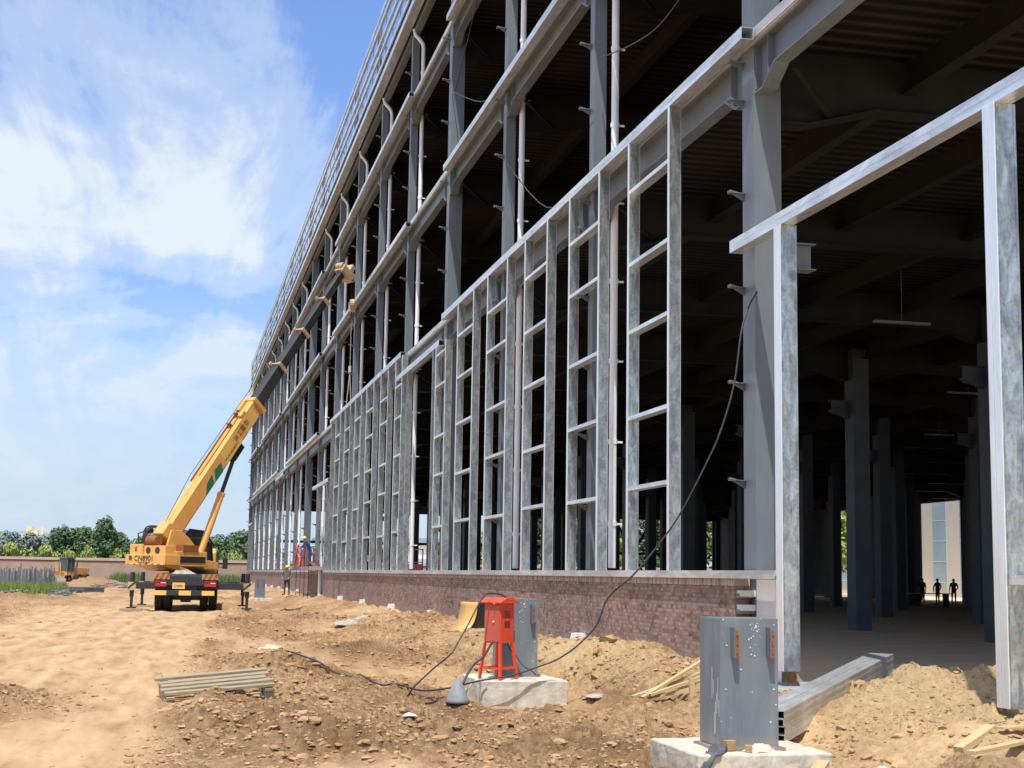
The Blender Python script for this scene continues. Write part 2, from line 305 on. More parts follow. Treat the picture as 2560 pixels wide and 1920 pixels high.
def thing(name, label, cat, loc=(0, 0, 0), rz=0, group=None):
    o = D.objects.new(name, None); COL.objects.link(o); o.location = loc; o.rotation_euler = (0, 0, rz); o.empty_display_size = .3
    o['label'] = label; o['category'] = cat
    if group: o['group'] = group
    return o
def tag(o, label, cat, group=None):
    o['label'] = label; o['category'] = cat
    if group: o['group'] = group
    return o
def structure(o): o['kind'] = 'structure'; return o
def copytree(o, parent=None):
    c = o.copy(); COL.objects.link(c); c.parent = parent
    for ch in list(o.children): copytree(ch, c)
    return c
def inst(src, name, parent, loc):
    c = src.copy(); c.name = name; COL.objects.link(c); c.parent = parent; c.location = loc; return c
def text(body, size, material, parent, loc, rot, name='lettering', ext=.002, align='CENTER', sx=1):
    cu = D.curves.new(name, 'FONT'); cu.body = body; cu.size = size; cu.extrude = ext; cu.align_x = align; cu.align_y = 'CENTER'
    t = D.objects.new(name, cu); COL.objects.link(t)
    bpy.context.view_layer.update()
    me = D.meshes.new_from_object(t.evaluated_get(bpy.context.evaluated_depsgraph_get()))
    D.objects.remove(t); me.materials.clear(); me.materials.append(material)
    o = D.objects.new(name, me); COL.objects.link(o); o.parent = parent; o.location = loc; o.rotation_euler = rot; o.scale = (sx, 1, 1)
    return o

# ------------------------------------------------------------------ camera
cam = D.cameras.new('camera'); co = D.objects.new('camera', cam); COL.objects.link(co); sc.camera = co
cam.sensor_width = 36; cam.lens = 3700 / 2560 * 36; cam.clip_end = 4000; cam.clip_start = .1
co.matrix_world = Matrix(((.9753157, -.0436393, -.2164599, 0), (-.2202434, -.1217617, -.9678155, 0), (.0158783, .9915996, -.1283674, 1.6), (0, 0, 0, 1)))

# ------------------------------------------------------------------ light
SUN = Vector((-.17, -.42, 1)).normalized()
el = math.asin(SUN.z); az = math.atan2(SUN.x, SUN.y)
ld = D.lights.new('sun', 'SUN'); lo = D.objects.new('sun', ld); COL.objects.link(lo)
ld.energy = 5.0; ld.angle = rad(.53); ld.color = (1, .955, .88)
lo.rotation_euler = SUN.to_track_quat('Z', 'Y').to_euler(); lo.location = (-20, -20, 60)
w = D.worlds.new('World'); sc.world = w; w.use_nodes = True; nt = w.node_tree; L = nt.links.new
SKX, SKY_, SKR = 8.2, 4.65, 62
bg = nt.nodes['Background']; sky = N(nt, 'ShaderNodeTexSky', sky_type='NISHITA'); sky.sun_disc = False
sky.sun_elevation = el; sky.sun_rotation = az; sky.air_density = 1.35; sky.dust_density = 1.6; sky.ozone_density = 2.4; sky.altitude = 50
tc = N(nt, 'ShaderNodeTexCoord'); sp = N(nt, 'ShaderNodeSeparateXYZ'); L(tc.outputs['Generated'], sp.inputs[0])
az_ = N(nt, 'ShaderNodeMath', operation='ADD'); az_.inputs[1].default_value = .22; L(sp.outputs['Z'], az_.inputs[0])
dx = N(nt, 'ShaderNodeMath', operation='DIVIDE'); dy = N(nt, 'ShaderNodeMath', operation='DIVIDE')
L(sp.outputs['X'], dx.inputs[0]); L(az_.outputs[0], dx.inputs[1]); L(sp.outputs['Y'], dy.inputs[0]); L(az_.outputs[0], dy.inputs[1])
cb = N(nt, 'ShaderNodeCombineXYZ'); L(dx.outputs[0], cb.inputs[0]); L(dy.outputs[0], cb.inputs[1])
mp = N(nt, 'ShaderNodeMapping'); mp.inputs['Rotation'].default_value = (0, 0, rad(18)); mp.inputs['Scale'].default_value = (1.15, 1.0, 1); mp.inputs['Location'].default_value = (SKX, SKY_, 0)
L(cb.outputs[0], mp.inputs[0])
n1 = N(nt, 'ShaderNodeTexNoise'); n1.inputs['Scale'].default_value = 1.05; n1.inputs['Detail'].default_value = 7; n1.inputs['Roughness'].default_value = .58; n1.inputs['Distortion'].default_value = .9
L(mp.outputs[0], n1.inputs['Vector'])
mp2 = N(nt, 'ShaderNodeMapping'); mp2.inputs['Rotation'].default_value = (0, 0, rad(SKR)); mp2.inputs['Scale'].default_value = (4.2, 1.0, 1); L(cb.outputs[0], mp2.inputs[0])
n2 = N(nt, 'ShaderNodeTexNoise'); n2.inputs['Scale'].default_value = 1.1; n2.inputs['Detail'].default_value = 8; n2.inputs['Roughness'].default_value = .68; n2.inputs['Distortion'].default_value = .5
L(mp2.outputs[0], n2.inputs['Vector'])
mm = N(nt, 'ShaderNodeMath', operation='MULTIPLY_ADD'); mm.inputs[1].default_value = .5; L(n2.outputs['Fac'], mm.inputs[0]); L(n1.outputs['Fac'], mm.inputs[2])
cr = ramp(nt, [(.65, g3(.03)), (.74, g3(.42)), (.86, g3(.97))], mm.outputs[0], 'EASE')
hz = N(nt, 'ShaderNodeMapRange'); hz.inputs['From Min'].default_value = 0; hz.inputs['From Max'].default_value = .19; hz.inputs['To Min'].default_value = .78; hz.inputs['To Max'].default_value = 0
L(sp.outputs['Z'], hz.inputs['Value'])
tint = N(nt, 'ShaderNodeMixRGB', blend_type='MULTIPLY'); tint.inputs[0].default_value = 1; tint.inputs[2].default_value = (.76, .92, 1.34, 1); L(sky.outputs[0], tint.inputs[1])
mix = N(nt, 'ShaderNodeMixRGB'); mix.inputs[2].default_value = (5.5, 6.05, 6.5, 1); cz = N(nt, 'ShaderNodeMapRange'); cz.inputs['From Min'].default_value = .0; cz.inputs['From Max'].default_value = .2; cz.inputs['To Min'].default_value = .25; L(sp.outputs['Z'], cz.inputs['Value'])
cm = N(nt, 'ShaderNodeMath', operation='MULTIPLY'); L(cr.outputs[0], cm.inputs[0]); L(cz.outputs[0], cm.inputs[1]); L(cm.outputs[0], mix.inputs[0])
hmix = N(nt, 'ShaderNodeMixRGB'); hmix.inputs[2].default_value = (4.5, 5.7, 7.1, 1); L(hz.outputs[0], hmix.inputs[0]); L(tint.outputs[0], hmix.inputs[1]); L(hmix.outputs[0], mix.inputs[1])
L(mix.outputs[0], bg.inputs['Color']); bg.inputs['Strength'].default_value = .148
sc.view_settings.view_transform = 'Standard'; sc.view_settings.look = 'None'; sc.view_settings.exposure = 0

# ------------------------------------------------------------------ terrain
def ss(a, b, x):
    t = min(1, max(0, (x - a) / (b - a))); return t * t * (3 - 2 * t)
def gs(x, y, cx, cy, sx, sy): return math.exp(-((x - cx) / sx) ** 2 - ((y - cy) / sy) ** 2)
def road_edge(y):           # x of the right edge of the driven track
    if y < 12: return -.9
    if y < 20: return -.9 + (y - 12) * .12
    if y < 45: return .06 + (y - 20) * .035
    return .95 + (y - 45) * .02
def roughness(x, y):
    wob = noise.noise(Vector((x * .5, y * .25, 3))) * .6
    r = ss(-.15, .7, x - road_edge(y) + wob)
    r *= 1 - .72 * ss(.02, .3, noise.noise(Vector((x * .42 + 3, y * .2, 7.7)))) * ss(.3, 1.5, x)   # trampled smooth patches
    r *= 1 - .85 * gs(x, y, 3, 12.1, 4, .75)                 # smooth strip along the bottom of the view
    r = max(r, .95 * gs(x, y, -2.1, 18.3, .9, 1.9))
    r = max(r, ss(-4, -6, x) * ss(38, 46, y) * .9)
    r = max(r, ss(60, 70, y) * ss(-.9, -3.5, x) * .8, ss(95, 130, y) * .8)
    return min(1, r)
def base_h(x, y):
    z = .0
    z -= .2 * ss(1.2, 3.4, x) * (1 - ss(4.9, 6.9, x)) * ss(8, 11, y) * (1 - ss(40, 60, y))
    z -= .1 * gs(x, y, 5.6, 19.3, 1.6, 2.6)
    bank = ss(5.4, 7.5, x) * (.3 + .1 * noise.noise(Vector((x * .4, y * .7, 2)))) * ss(17.5, 20, y)
    z += bank
    z += .22 * gs(x, y, 6.6, 22.4, .75, 1.9) + .16 * gs(x, y, 6.4, 26.5, .8, 2.4)
    z += .36 * gs(x, y, 3.3, 30, 1.5, 3.2) + .22 * gs(x, y, 2.7, 40, 1.8, 5) + .3 * gs(x, y, 4.4, 46, 1.6, 6) + .2 * gs(x, y, 5.6, 38, 1.2, 5)
    z += .2 * gs(x, y, 1.9, 24.5, 1.2, 2.2) + .12 * gs(x, y, 2.2, 15.2, 2.0, 1.0)+ .16 * gs(x, y, 5.1, 17.9, 1.5, .8)
    z += .16 * gs(x, y, -2.3, 18.2, .8, 1.6)
    z += .52 * gs(x, y, 8.9, 15.4, 1.7, 1.9) + .3 * gs(x, y, 8.0, 12.4, 1.5, 1.6) + .34 * gs(x, y, 8.2, 20.3, .55, .8) + .12 * gs(x, y, 6.9, 14.4, 1., 1.2)
    z -= .33 * gs(x, y, 4.6, 78, 1.6, 16)
    z += .8 * gs(x, y, -7.4, 150, 2.6, 9) + .25 * gs(x, y, -8, 80, 3, 5)
    return z
def ground_h(x, y, fine=True):
    r = roughness(x, y); z = base_h(x, y)
    v = Vector((x, y, 0))
    z += noise.fractal(v * .35, 1, 2, 3) * .09 * (.25 + r) + r * abs(noise.noise(v * .95 + Vector((2, 9, 4)))) * .16 - r * .04
    if fine:
        rid = 1 - abs(noise.noise(v * 1.7 + Vector((5, 2, 1)))) * 2
        z += r * (noise.fractal(v * 1.4, .9, 2.1, 5) * .135 + rid * .06 + noise.hetero_terrain(v * 5.5, .7, 2.2, 4, .3) * .028)
        if r > .08 and y < 75:
            q = v + Vector((noise.noise(v * 3.1), noise.noise(v * 3.3 + Vector((7, 0, 0))), 0)) * .12
            clump = max(0., min(1., .55 + 1.5 * noise.noise(v * .8 + Vector((3, 8, 0)))))
            d1 = noise.voronoi(q * 5.2)[0]; k1 = min(.22, (d1[1] - d1[0])) / .22
            z += r * clump * (k1 * .062 - .025) * (1 + .8 * noise.noise(q * 2.3))
            if y < 34:
                d2 = noise.voronoi(q * 13.)[0]; z += r * clump * min(.3, (d2[1] - d2[0])) / .3 * .026
        # wheel ruts in the track
        t = (x - road_edge(y)) + .35 * noise.noise(Vector((2, y * .06, 0))); z -= (1 - r) * .035 * (math.exp(-((t + 1.3) / .2) ** 2) + math.exp(-((t + 3.1) / .2) ** 2) + .7 * math.exp(-((t + 2.2) / .17) ** 2)); z += (1 - r) * .02 * (math.exp(-((t + .95) / .12) ** 2) + math.exp(-((t + 3.45) / .12) ** 2)); z += (1 - r) * (.012 * math.sin(t * 9 + noise.noise(v * .3) * 3) + noise.fractal(v * 2.2, 1, 2, 4) * .014)
    inside = ss(7.62, 8.0, x)
    if inside > 0:
        keep = min(1, .52 * gs(x, y, 8.9, 15.4, 1.7, 1.9) * 6 + .5 * gs(x, y, 8.0, 12.4, 1.5, 1.6) * 4 + gs(x, y, 8.2, 20.3, .55, .8) * 2)
        if y > 19.2: keep = min(keep, 1 - ss(8.3, 9.2, x)) * (1 if y < 22 else 0)
        z = z * (1 - inside * (1 - keep)) - .13 * inside * (1 - keep)
    return z
def terrain():
    ys = []; v = 0
    y = 9.0
    while y < 320:
        ys.append(y); y += max(.032, y * y / 5900. * 1.15)
    ys += [400, 700, 1200, 2500]
    NX = 760
    vs = []; rg = []; sd = []; dm = []
    for y in ys:
        # fan shaped columns: denser inside the view
        for i in range(NX + 1):
            t = i / NX
            lo_, hi_ = -.16 * y - 2.2, min(.74 * y + 2, 10.6 + (y > 200) * 2000)
            if t < .04: x = lo_ - (1 - t / .04) ** 2 * (30 + y * 1.5)
            else: x = lo_ + (t - .04) / .96 * (hi_ - lo_)
            far = y > 320
            z = 0 if far else ground_h(x, y)
            vs.append((x, y, z)); rg.append(roughness(x, y) if not far else .3)
            sd.append(min(1, 1.5 * gs(x, y, 9, 15.0, 2.4, 2.6) + 1.4 * gs(x, y, 8.2, 12.4, 1.8, 2) + .9 * gs(x, y, 6.6, 23.4, .8, 4) + .5*gs(x,y,6.3,30,.7,5)+ .8 * gs(x, y, 8.2, 20.3, .8, 1)))
            tt_ = x - road_edge(y) + .35 * noise.noise(Vector((2, y * .06, 0))); dm.append(.9 * min(.85, .22 * (math.exp(-((tt_ + 1.3) / .22) ** 2) + math.exp(-((tt_ + 3.1) / .22) ** 2)) * (.6 + noise.noise(Vector((x * 3, y, 1)))) * (y < 70) + .8 * gs(x, y, 5.3, 19.6, 1.2, 1.2) + .8 * gs(x, y, 3.7, 19.2, 1.0, 1.2) + .6 * gs(x, y, 3.2, 28.6, 2.2, 2.0) + .6*gs(x,y,2.6,45,1.6,5)+.7 * gs(x, y, -2.2, 18.4, .8, 1.6) + .55*gs(x,y,3.4,14.6,2.4,.5)+.5 * gs(x, y, 5.4, 80, 1.6, 8) + .7 * gs(x, y, -8, 78, 3.5, 6)+.8*gs(x,y,-7.4,148,3,10)))
    n = NX + 1
    fs = [(j * n + i, j * n + i + 1, (j + 1) * n + i + 1, (j + 1) * n + i) for j in range(len(ys) - 1) for i in range(NX)]
    me = D.meshes.new('ground'); me.from_pydata(vs, [], fs); me.materials.append(M['earth'])
    for nm, arr in (('rough', rg), ('sand', sd), ('damp', dm)):
        a = me.attributes.new(nm, 'FLOAT', 'POINT'); a.data.foreach_set('value', arr)
    me.polygons.foreach_set('use_smooth', [rg[f[0]] < .35 or vs[f[0]][1] > 60 or sd[f[0]] > .6 for f in fs]); me.update()
    o = D.objects.new('ground', me); COL.objects.link(o); structure(o)
terrain()
# near and side apron so that the ground goes on behind the camera
mb = MB(); mb.add([(-400, -60, -.03), (7.6, -60, -.03), (7.6, 9.05, -.03), (-400, 9.05, -.03)], [(0, 1, 2, 3)])
structure(mb.build('ground', M['earth']))
mb = MB(); mb.add([(-3000, 9, -.12), (-3.2 , 9, -.12), (-30, 2600, -.3), (-3000, 2600, -.3)], [(0, 1, 2, 3)])
structure(mb.build('ground', M['earth']))

# clods of earth scattered over the churned ground (uncountable)
mb = MB(); cnt = 0; tries = 0
while cnt < 13000 and tries < 90000:
    tries += 1
    y = 11.6 / (1 - R.random() * .78) ; 
    x = R.uniform(-.14 * y - 1, 7.6 if y > 17 else .7 * y)
    if x > 7.5 and not (y < 17 and x < 9.4): continue
    r = roughness(x, y)
    if R.random() > r * .95 + .015: continue
    if noise.noise(Vector((x * .9, y * .6, 9))) < R.uniform(-.45, .25): continue
    if 4.2 < x < 5.9 and (12.4 < y < 14.2 or 20.4 < y < 22): continue
    sz = R.choice((.007, .009, .01, .012, .014, .017, .02, .028)) * R.uniform(.7, 1.2) * (1 + y / 26)
    if R.random() < .006: sz *= 1.8
    if gs(x, y, 9, 14.6, 2.4, 2.6) > .3: sz *= .6
    mb.ico((x, y, ground_h(x, y) + sz * .08), sz, .42, R.uniform(.35, .7)); cnt += 1
o = mb.build('soil_clods', M['clod']); o['kind'] = 'stuff'; tag(o, 'loose brown soil clods scattered over the churned ground', 'soil clods')

# floor inside the building
mb = MB(); mb.add([(7.97, 9, 0), (65, -20, 0), (65, 175, 0), (7.97, 175, 0)], [(0, 1, 2, 3)]); mb.add([(7.97, -20, 0), (65, -20, 0), (7.97, 9, 0)], [(0, 1, 2)])
structure(mb.build('floor', M['floor']))
mb = MB(); mb.add([(65.1, -300, -.02), (1500, -300, -.02), (1500, 2500, -.02), (65.1, 2500, -.02)], [(0, 1, 2, 3)]); mb.add([(10.5, 175.1, -.02), (65.05, 175.1, -.02), (65.05, 2500, -.02), (10.5, 2500, -.02)], [(0, 1, 2, 3)])
structure(mb.build('ground', M['floor']))

# ------------------------------------------------------------------ the building
B = thing('steel_frame_building', 'huge unfinished four level grey steel frame building with galvanised wall rails and open floors', 'building', (7.7, 13, 0))
SH = (7.7, 13, 0)
def bp(name, mb, m, parent=B, **k): return mb.build(name, m, parent, shift=SH if parent is B else None, **k)
PER = 8.52; YF = 20.24; NK = 19; YE = YF + PER * (NK - 1)
LV = [9.5, 14.4, 19.3, 22.45]
MAIN = (0, 3, 7, 9, 13, 18)
# brackets: shared meshes
def bracket_mesh():
    m = MB()
    m.prism([(0, 0), (-.24, .03), (-.24, .055), (0, .0)], -.055, .055, 'y')
    m.box(-.24, 0, -.055, .055, .012, .022)
    m.prism([(0, -.1), (0, .012), (-.2, .012)], -.006, .006, 'y')
    me = D.meshes.new('bracket'); me.from_pydata(m.v, [], m.f); me.materials.append(M['paint']); return me
BRM = bracket_mesh()
def facade_column(k):
    yf = YF + PER * k; wide = .47 if k in MAIN else .33; dep = .42 if k in MAIN else .26
    top = 22.4
    m = MB(); m.box(8.0, 8.0 + dep, yf - wide, yf, -.1, top)
    # flange edges, welded splice plates
    m.box(7.992, 8.0, yf - wide + .02, yf - .02, 10.9, 11.1); m.box(7.992, 8.0, yf - wide + .02, yf - .02, 15.9, 16.05)
    for z in LV[:3]: m.box(8.02, 8.0 + dep - .02, yf - wide - .012, yf - wide, z - .75, z - .02)
    c = bp('column', m, M['paint'], bevel=.006)
    zs = [3.0 + 1.42 * i for i in range(5)] + [9.27, 11.2, 12.6, 14.1, 16.1, 17.5, 18.9, 20.6]
    for z in zs:
        if abs(z - 9.27) < .01 and k > 2: continue
        b = D.objects.new('bracket', BRM); COL.objects.link(b); b.parent = c; b.location = (8.0 - 7.7, yf - .055 - 13, z)
    return c
for k in range(NK): facade_column(k)
# downpipes
def pipe_mesh():
    m = MB(); m.tube([(0, 0, 1.78), (0, 0, 21.45), (-.04, 0, 21.62), (-.16, .04, 21.8), (-.3, .08, 21.95), (-.36, .1, 22.2)], .078, 12)
    z = 2.6
    while z < 21.3:
        m.tube([(0, 0, z), (0, 0, z + .09)], .094, 12)
        m.box(.06, .2, -.012, .012, z + .02, z + .06); z += 1.62
    o = m.build('downpipe', M['pipe'], B, smooth=False)
    return o
P0 = pipe_mesh(); first = True
for k in range(1, NK - 1):
    if k in (3, 9): continue
    yf = YF + PER * k; yy = yf - (.33 if k not in MAIN else .47) - .3
    o = P0 if first else P0.copy()
    if not first: COL.objects.link(o)
    first = False
    o.location = (8.36 - 7.7, yy - 13, 0)
# edge beams with haunches, between the columns
def ibeam_haunch(y0, y1, zt, d=.5, hx=.75, hl=.6):
    m = MB()
    zb = zt - d
    # bottom profile with haunch near each column
    pts = [(y0, zt), (y1, zt), (y1, zt - hx), (y1 - hl * .5, zt - hx), (y1 - hl * 1.25, zb), (y0 + hl * 1.25, zb), (y0 + hl * .5, zt - hx), (y0, zt - hx)]
    m.prism([(p[0], p[1]) for p in pts][::-1], 8.115, 8.13, 'x')
    m.box(8.0, 8.24, y0, y1, zt - .02, zt)
    q = pts[2:]
    for a, b in zip(q[:-1], q[1:]):
        m.bar((8.12, a[0], a[1]), (8.12, b[0], b[1]), .24, .02, (0, 0, 1))
    for yy in (y0 + .5, y1 - .5): m.box(8.01, 8.11, yy - .006, yy + .006, zt - hx + .1, zt - .02)
    # bolted end plate
    for i in range(2):
        for j in range(6): m.box(8.085, 8.113, y1 - .3 - i * .1 - .018, y1 - .3 - i * .1 + .018, zt - .62 + j * .09, zt - .585 + j * .09)
    return m
for li, z in enumerate(LV[:3]):
    for k in range(-1, NK - 1):
        y0 = YF + PER * k; k1 = k + 1
        y1 = YF + PER * k1 - (.47 if k1 in MAIN else .33)
        bp('edge_beam', ibeam_haunch(y0, y1, z - .06), M['paint'])
    # thin slab edge trim
    m = MB(); m.box(7.93, 7.945, 9.5, YE, z - .03, z + .13); m.box(7.945, 8.1, 9.5, YE, z - .055, z - .035)
    bp('edge_trim', m, M['galvs'])
    m = MB(); m.box(7.95, 65, 9.5, 175, z, z + .12)
    bp('floor_deck', m, M['deck'])
m = MB(); m.box(7.55, 65, 9.5, 175.6, 22.45, 22.62); bp('roof', m, M['deck'])
for k in range(-1, NK):       # roof edge girders
    pass
m = MB(); m.box(8.0, 8.24, 9.5, YE, 22.05, 22.43); bp('roof_edge_beam', m, M['paint'])
m = MB(); m.box(7.56, 7.6, 9.5, 175, 22.2, 22.5); m.box(7.6, 7.9, 9.5, 175, 22.2, 22.22); m.box(7.86, 7.9, 9.5, 175, 22.22, 22.45); bp('gutter', m, M['galvh'])
# girders along x at every column line, secondary beams along y
for li, z in enumerate(LV):
    d = .85
    for k in range(0, NK, 1):
        yc = YF + PER * k - .22
        m = MB(); zt = z - .02
        pts = [(8.45, zt), (64.8, zt)]
        low = [(64.8, zt - d)]
        for cx in (60.1, 50.6, 41.0, 31.46, 22.02):
            low += [(cx + 1.6, zt - d), (cx + .6, zt - d - .35), (cx - .6, zt - d - .35), (cx - 1.6, zt - d)]
        low += [(10.0, zt - d), (8.9, zt - d - .3), (8.45, zt - d - .3)]
        poly = pts + low
        m.prism(poly[::-1], yc - .01, yc + .01, 'y')
        for a, b in zip(low[:-1], low[1:]): m.bar((a[0], yc, a[1]), (b[0], yc, b[1]), .34, .03, (0, 0, 1))
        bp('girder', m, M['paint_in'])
    if li in (0, 1, 2):
        for i in range(12):
            x = 10.6 + 2.9 * i
            if x > 46: break
            m = MB(); zt = z - .02
            m.box(x - .008, x + .008, 9.6, 175, zt - .5, zt); m.box(x - .11, x + .11, 9.6, 175, zt - .52, zt - .5)
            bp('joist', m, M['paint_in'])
# diagonal knee braces under the edge
for li, z in enumerate(LV[:3]):
    for k in range(0, 10):
        yy = YF + PER * k - .25
        for s in (-1, 1):
            m = MB(); m.bar((8.3, yy + s * 1.0, z - .62), (9.3, yy + s * .05, z - 1.02), .07, .07)
            bp('knee_brace', m, M['paint_in'])
# interior columns
for cx, ks in ((22.02, range(1, NK)), (31.46, range(2, NK)), (41.0, range(2, NK)), (50.6, range(3, NK)), (60.1, range(4, NK))):
    for k in ks:
        yf = YF + PER * k
        m = MB(); m.box(cx - .28, cx + .28, yf - .62, yf + .04, -.05, 9.3)
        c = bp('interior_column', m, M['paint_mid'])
        if cx < 40:
            m = MB(); m.prism([(cx - .25, 6.95), (cx - .95, 7.2), (cx - .95, 7.24), (cx - .25, 7.0)][::-1], yf - .33, yf - .13, 'y')
            m.box(cx - .95, cx - .25, yf - .33, yf - .13, 7.56, 7.58); m.box(cx - .9, cx - .25, yf - .24, yf - .22, 7.1, 7.56)
            m.build('corbel', M['paint_mid'], c, shift=SH)
m = MB(); m.box(8.42, 9.0, 19.87, 20.13, 6.5, 6.52); m.box(8.42, 9.0, 19.87, 20.13, 6.12, 6.14); m.box(8.42, 8.97, 19.99, 20.01, 6.14, 6.5); bp('corbel', m, M['paint'])
for i, (x, y, z, ln) in enumerate(((17.2, 33, 7.9, 1.5), (27, 47, 8.2, 1.6), (33, 60, 8.1, 1.4))):
    m = MB(); m.box(x - ln / 2, x + ln / 2, y - .06, y + .06, z, z + .06); m.box(x - .004, x + .004, y - .004, y + .004, z + .06, 9.45)
    bp('flange_glint_strip', m, M['paint'])  # bars stand in for pale sunlit glints on flange edges
# rear and far walls
for k in range(0, NK):
    m = MB(); m.box(64.8, 65.2, YF + PER * k - .4, YF + PER * k, 0, 22.4); bp('rear_column', m, M['paint_in'])
ops = [(115.4, 124.4), (137.2, 141.6), (145.6, 149.6), (108.2, 109.6), (153.5, 156.2), (131.5, 133), (127.2, 128), (160, 163), (166, 170), (99, 101)]
m = MB(); yy = 9.5
for a, b in sorted(ops): m.box(65.25, 65.4, yy, a, -.1, 22.4); m.box(65.25, 65.4, a, b, 8.6, 22.4); yy = b
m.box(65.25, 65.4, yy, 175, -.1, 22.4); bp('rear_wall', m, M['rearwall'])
m = MB(); m.box(8.5, 65.2, 175.0, 175.12, 9.0, 22.4)
m.box(8.5, 44, 175.0, 175.1, 5.0, 5.3); m.box(8.5, 28, 175.0, 175.1, .1, 1.9)
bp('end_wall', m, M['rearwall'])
for i in range(9):
    x = 14.5 + i * 6.3
    m = MB(); m.box(x, x + .4, 174.6, 174.98, 0, 9.1); bp('end_column', m, M['paint_in'])
m = MB(); m.bar((50, 168, 0), (55, 168, 8.8), .22, .22); m.bar((55, 168, 0), (50, 168, 8.8), .22, .22); m.bar((48.5, 168, 4.4), (57, 168, 4.4), .25, .3); bp('cross_brace', m, M['paint_in'])

# galvanised rails (front plane x = 7.7)
def railbox(y0, y1, zt, h=.18, dd=.19, name='wall_rail', mt='galvh'):
    m = MB(); t = .008
    # double C tube: hollow so that the open ends show dark
    m.box(7.7, 7.7 + t, y0, y1, zt - h, zt); m.box(7.7 + dd - t, 7.7 + dd, y0, y1, zt - h, zt)
    m.box(7.7 + t, 7.7 + dd - t, y0, y1, zt - t, zt); m.box(7.7 + t, 7.7 + dd - t, y0, y1, zt - h, zt - h + t)
    m.box(7.697, 7.7, y0, y1, zt - h * .5 - .003, zt - h * .5 + .003)
    return bp(name, m, M[mt])
S1 = [(19.51, 44.6, 9.59), (53.2, 78.7, 9.66), (113.8, 122.9, 9.15), (86.5, 112, 9.72), (121, 160, 9.78), (167.8, 175, 9.85)]
for a, b, z in S1: railbox(a, b, z)
railbox(45.0, 54.2, 8.86)
railbox(78.8, 88.1, 6.6); railbox(158.9, 169.3, 6.75)
for z in (14.42, 19.36):
    for a, b in ((9.5, 44.9), (52.7, 79.0), (86.5, 113.4), (121, 147.5), (155, 175.3)): railbox(a, b, z)
railbox(9.5, 20.0, 6.5, name='door_header', mt='galvh')
# roof parapet
for z, dd in ((22.66, .1), (23.1, .08), (23.84, .08), (24.38, .08), (25.2, .1), (25.62, .06)):
    m = MB(); m.box(7.62, 7.62 + dd, 24, 175.6, z - .16, z); bp('parapet_rail', m, M['galvh'])
y = 26.1
while y < 175.7:
    m = MB(); m.box(7.72, 7.76, y - .02, y + .02, 22.5, 25.6); bp('parapet_post', m, M['galv']); y += 2.13
for k in range(1, NK):
    yf = YF + PER * k; m = MB(); m.box(7.72, 7.9, yf - .2, yf - .02, 22.5, 25.5); m.bar((7.9, yf - .1, 22.7), (8.7, yf - .1, 22.7), .1, .1); m.bar((7.85, yf - .1, 25.2), (9.0, yf - .1, 22.7), .08, .08)
    bp('parapet_stub', m, M['paint'])
m = MB(); m.box(9.0, 9.1, 24, 175, 22.62, 23.6); bp('parapet_inner_rail', m, M['galvs'])

# window frames on the ground storey: paired posts with cross bars
def add_lip(o, lip):
    import bmesh
    bm = bmesh.new(); bm.from_mesh(o.data)
    vs = [bm.verts.new(v) for v in lip.v]
    for f in lip.f:
        q = bm.faces.new([vs[i] for i in f]); q.material_index = 1
    bm.to_mesh(o.data); bm.free()
def window(y0, y1, ztop, rungs=(3.07, 4.45, 5.83, 7.2, 8.45), wp=.085):
    f = thing_part('window_frame', (7.7, y0, 1.72))
    for yy in (y0, y1 - wp):
        m = MB(); m.box(7.7, 7.9, yy, yy + wp, 0, 0)  # placeholder removed below
        m = MB(); t = .006
        lip = MB(); lip.box(-.004, t, yy - y0, yy - y0 + wp, 0, ztop - 1.72); lip.box(.195, .201, yy - y0 - .004, yy - y0, 0, ztop - 1.72)
        m.box(.0, .2, yy - y0, yy - y0 + t, 0, ztop - 1.72) if False else None
        m.box(t, .195, yy - y0 + .004, yy - y0 + wp - .004, 0, ztop - 1.72)
        pst = m.build('post', M['galv'], f); lip.build('post_lip', M['galvl'], pst) if 0 else None
        pst.data.materials.append(M['galvl']); add_lip(pst, lip)
    for z in rungs:
        if z + .1 > ztop: continue
        m = MB(); m.box(.004, .19, wp, y1 - y0 - wp, z - 1.72, z - 1.72 + .07); m.build('crossbar', M['galvh'], f)
    return f
def thing_part(name, loc):
    m = MB(); m.box(.02, .18, .01, .075, 0, .012)       # foot plate that the frame stands on
    o = m.build(name, M['galv'], B); o.location = (loc[0] - SH[0], loc[1] - SH[1], loc[2] - SH[2]); return o
wins = [(22.74, 25.07), (26.92, 29.22), (31.05, 33.28), (35.12, 37.59), (39.4, 41.82), (43.67, 45.5), (52.67, 54.4), (56.33, 58.52), (60.6, 63.05), (64.82, 67.2), (69.1, 71.4), (73.3, 75.7)]
for i, (a, b) in enumerate(wins):
    j = (i * .17) % .3 - .1
    zt = 9.41 if b < 44 else (8.68 if b < 46 else 9.48)
    window(a, b, zt, tuple(r + j * (1 if n % 2 else -.4) for n, r in enumerate((3.07, 4.45, 5.85, 7.22, 8.42))))
for yy, z in ((79.7, 6.42), (84.7, 6.42), (77.8, 9.4), (160.5, 6.6), (166, 6.6), (46.0, 8.68), (51.4, 8.68)):
    m = MB(); m.box(7.7, 7.9, yy, yy + .1, 1.72, z); bp('frame_post', m, M['galv'])
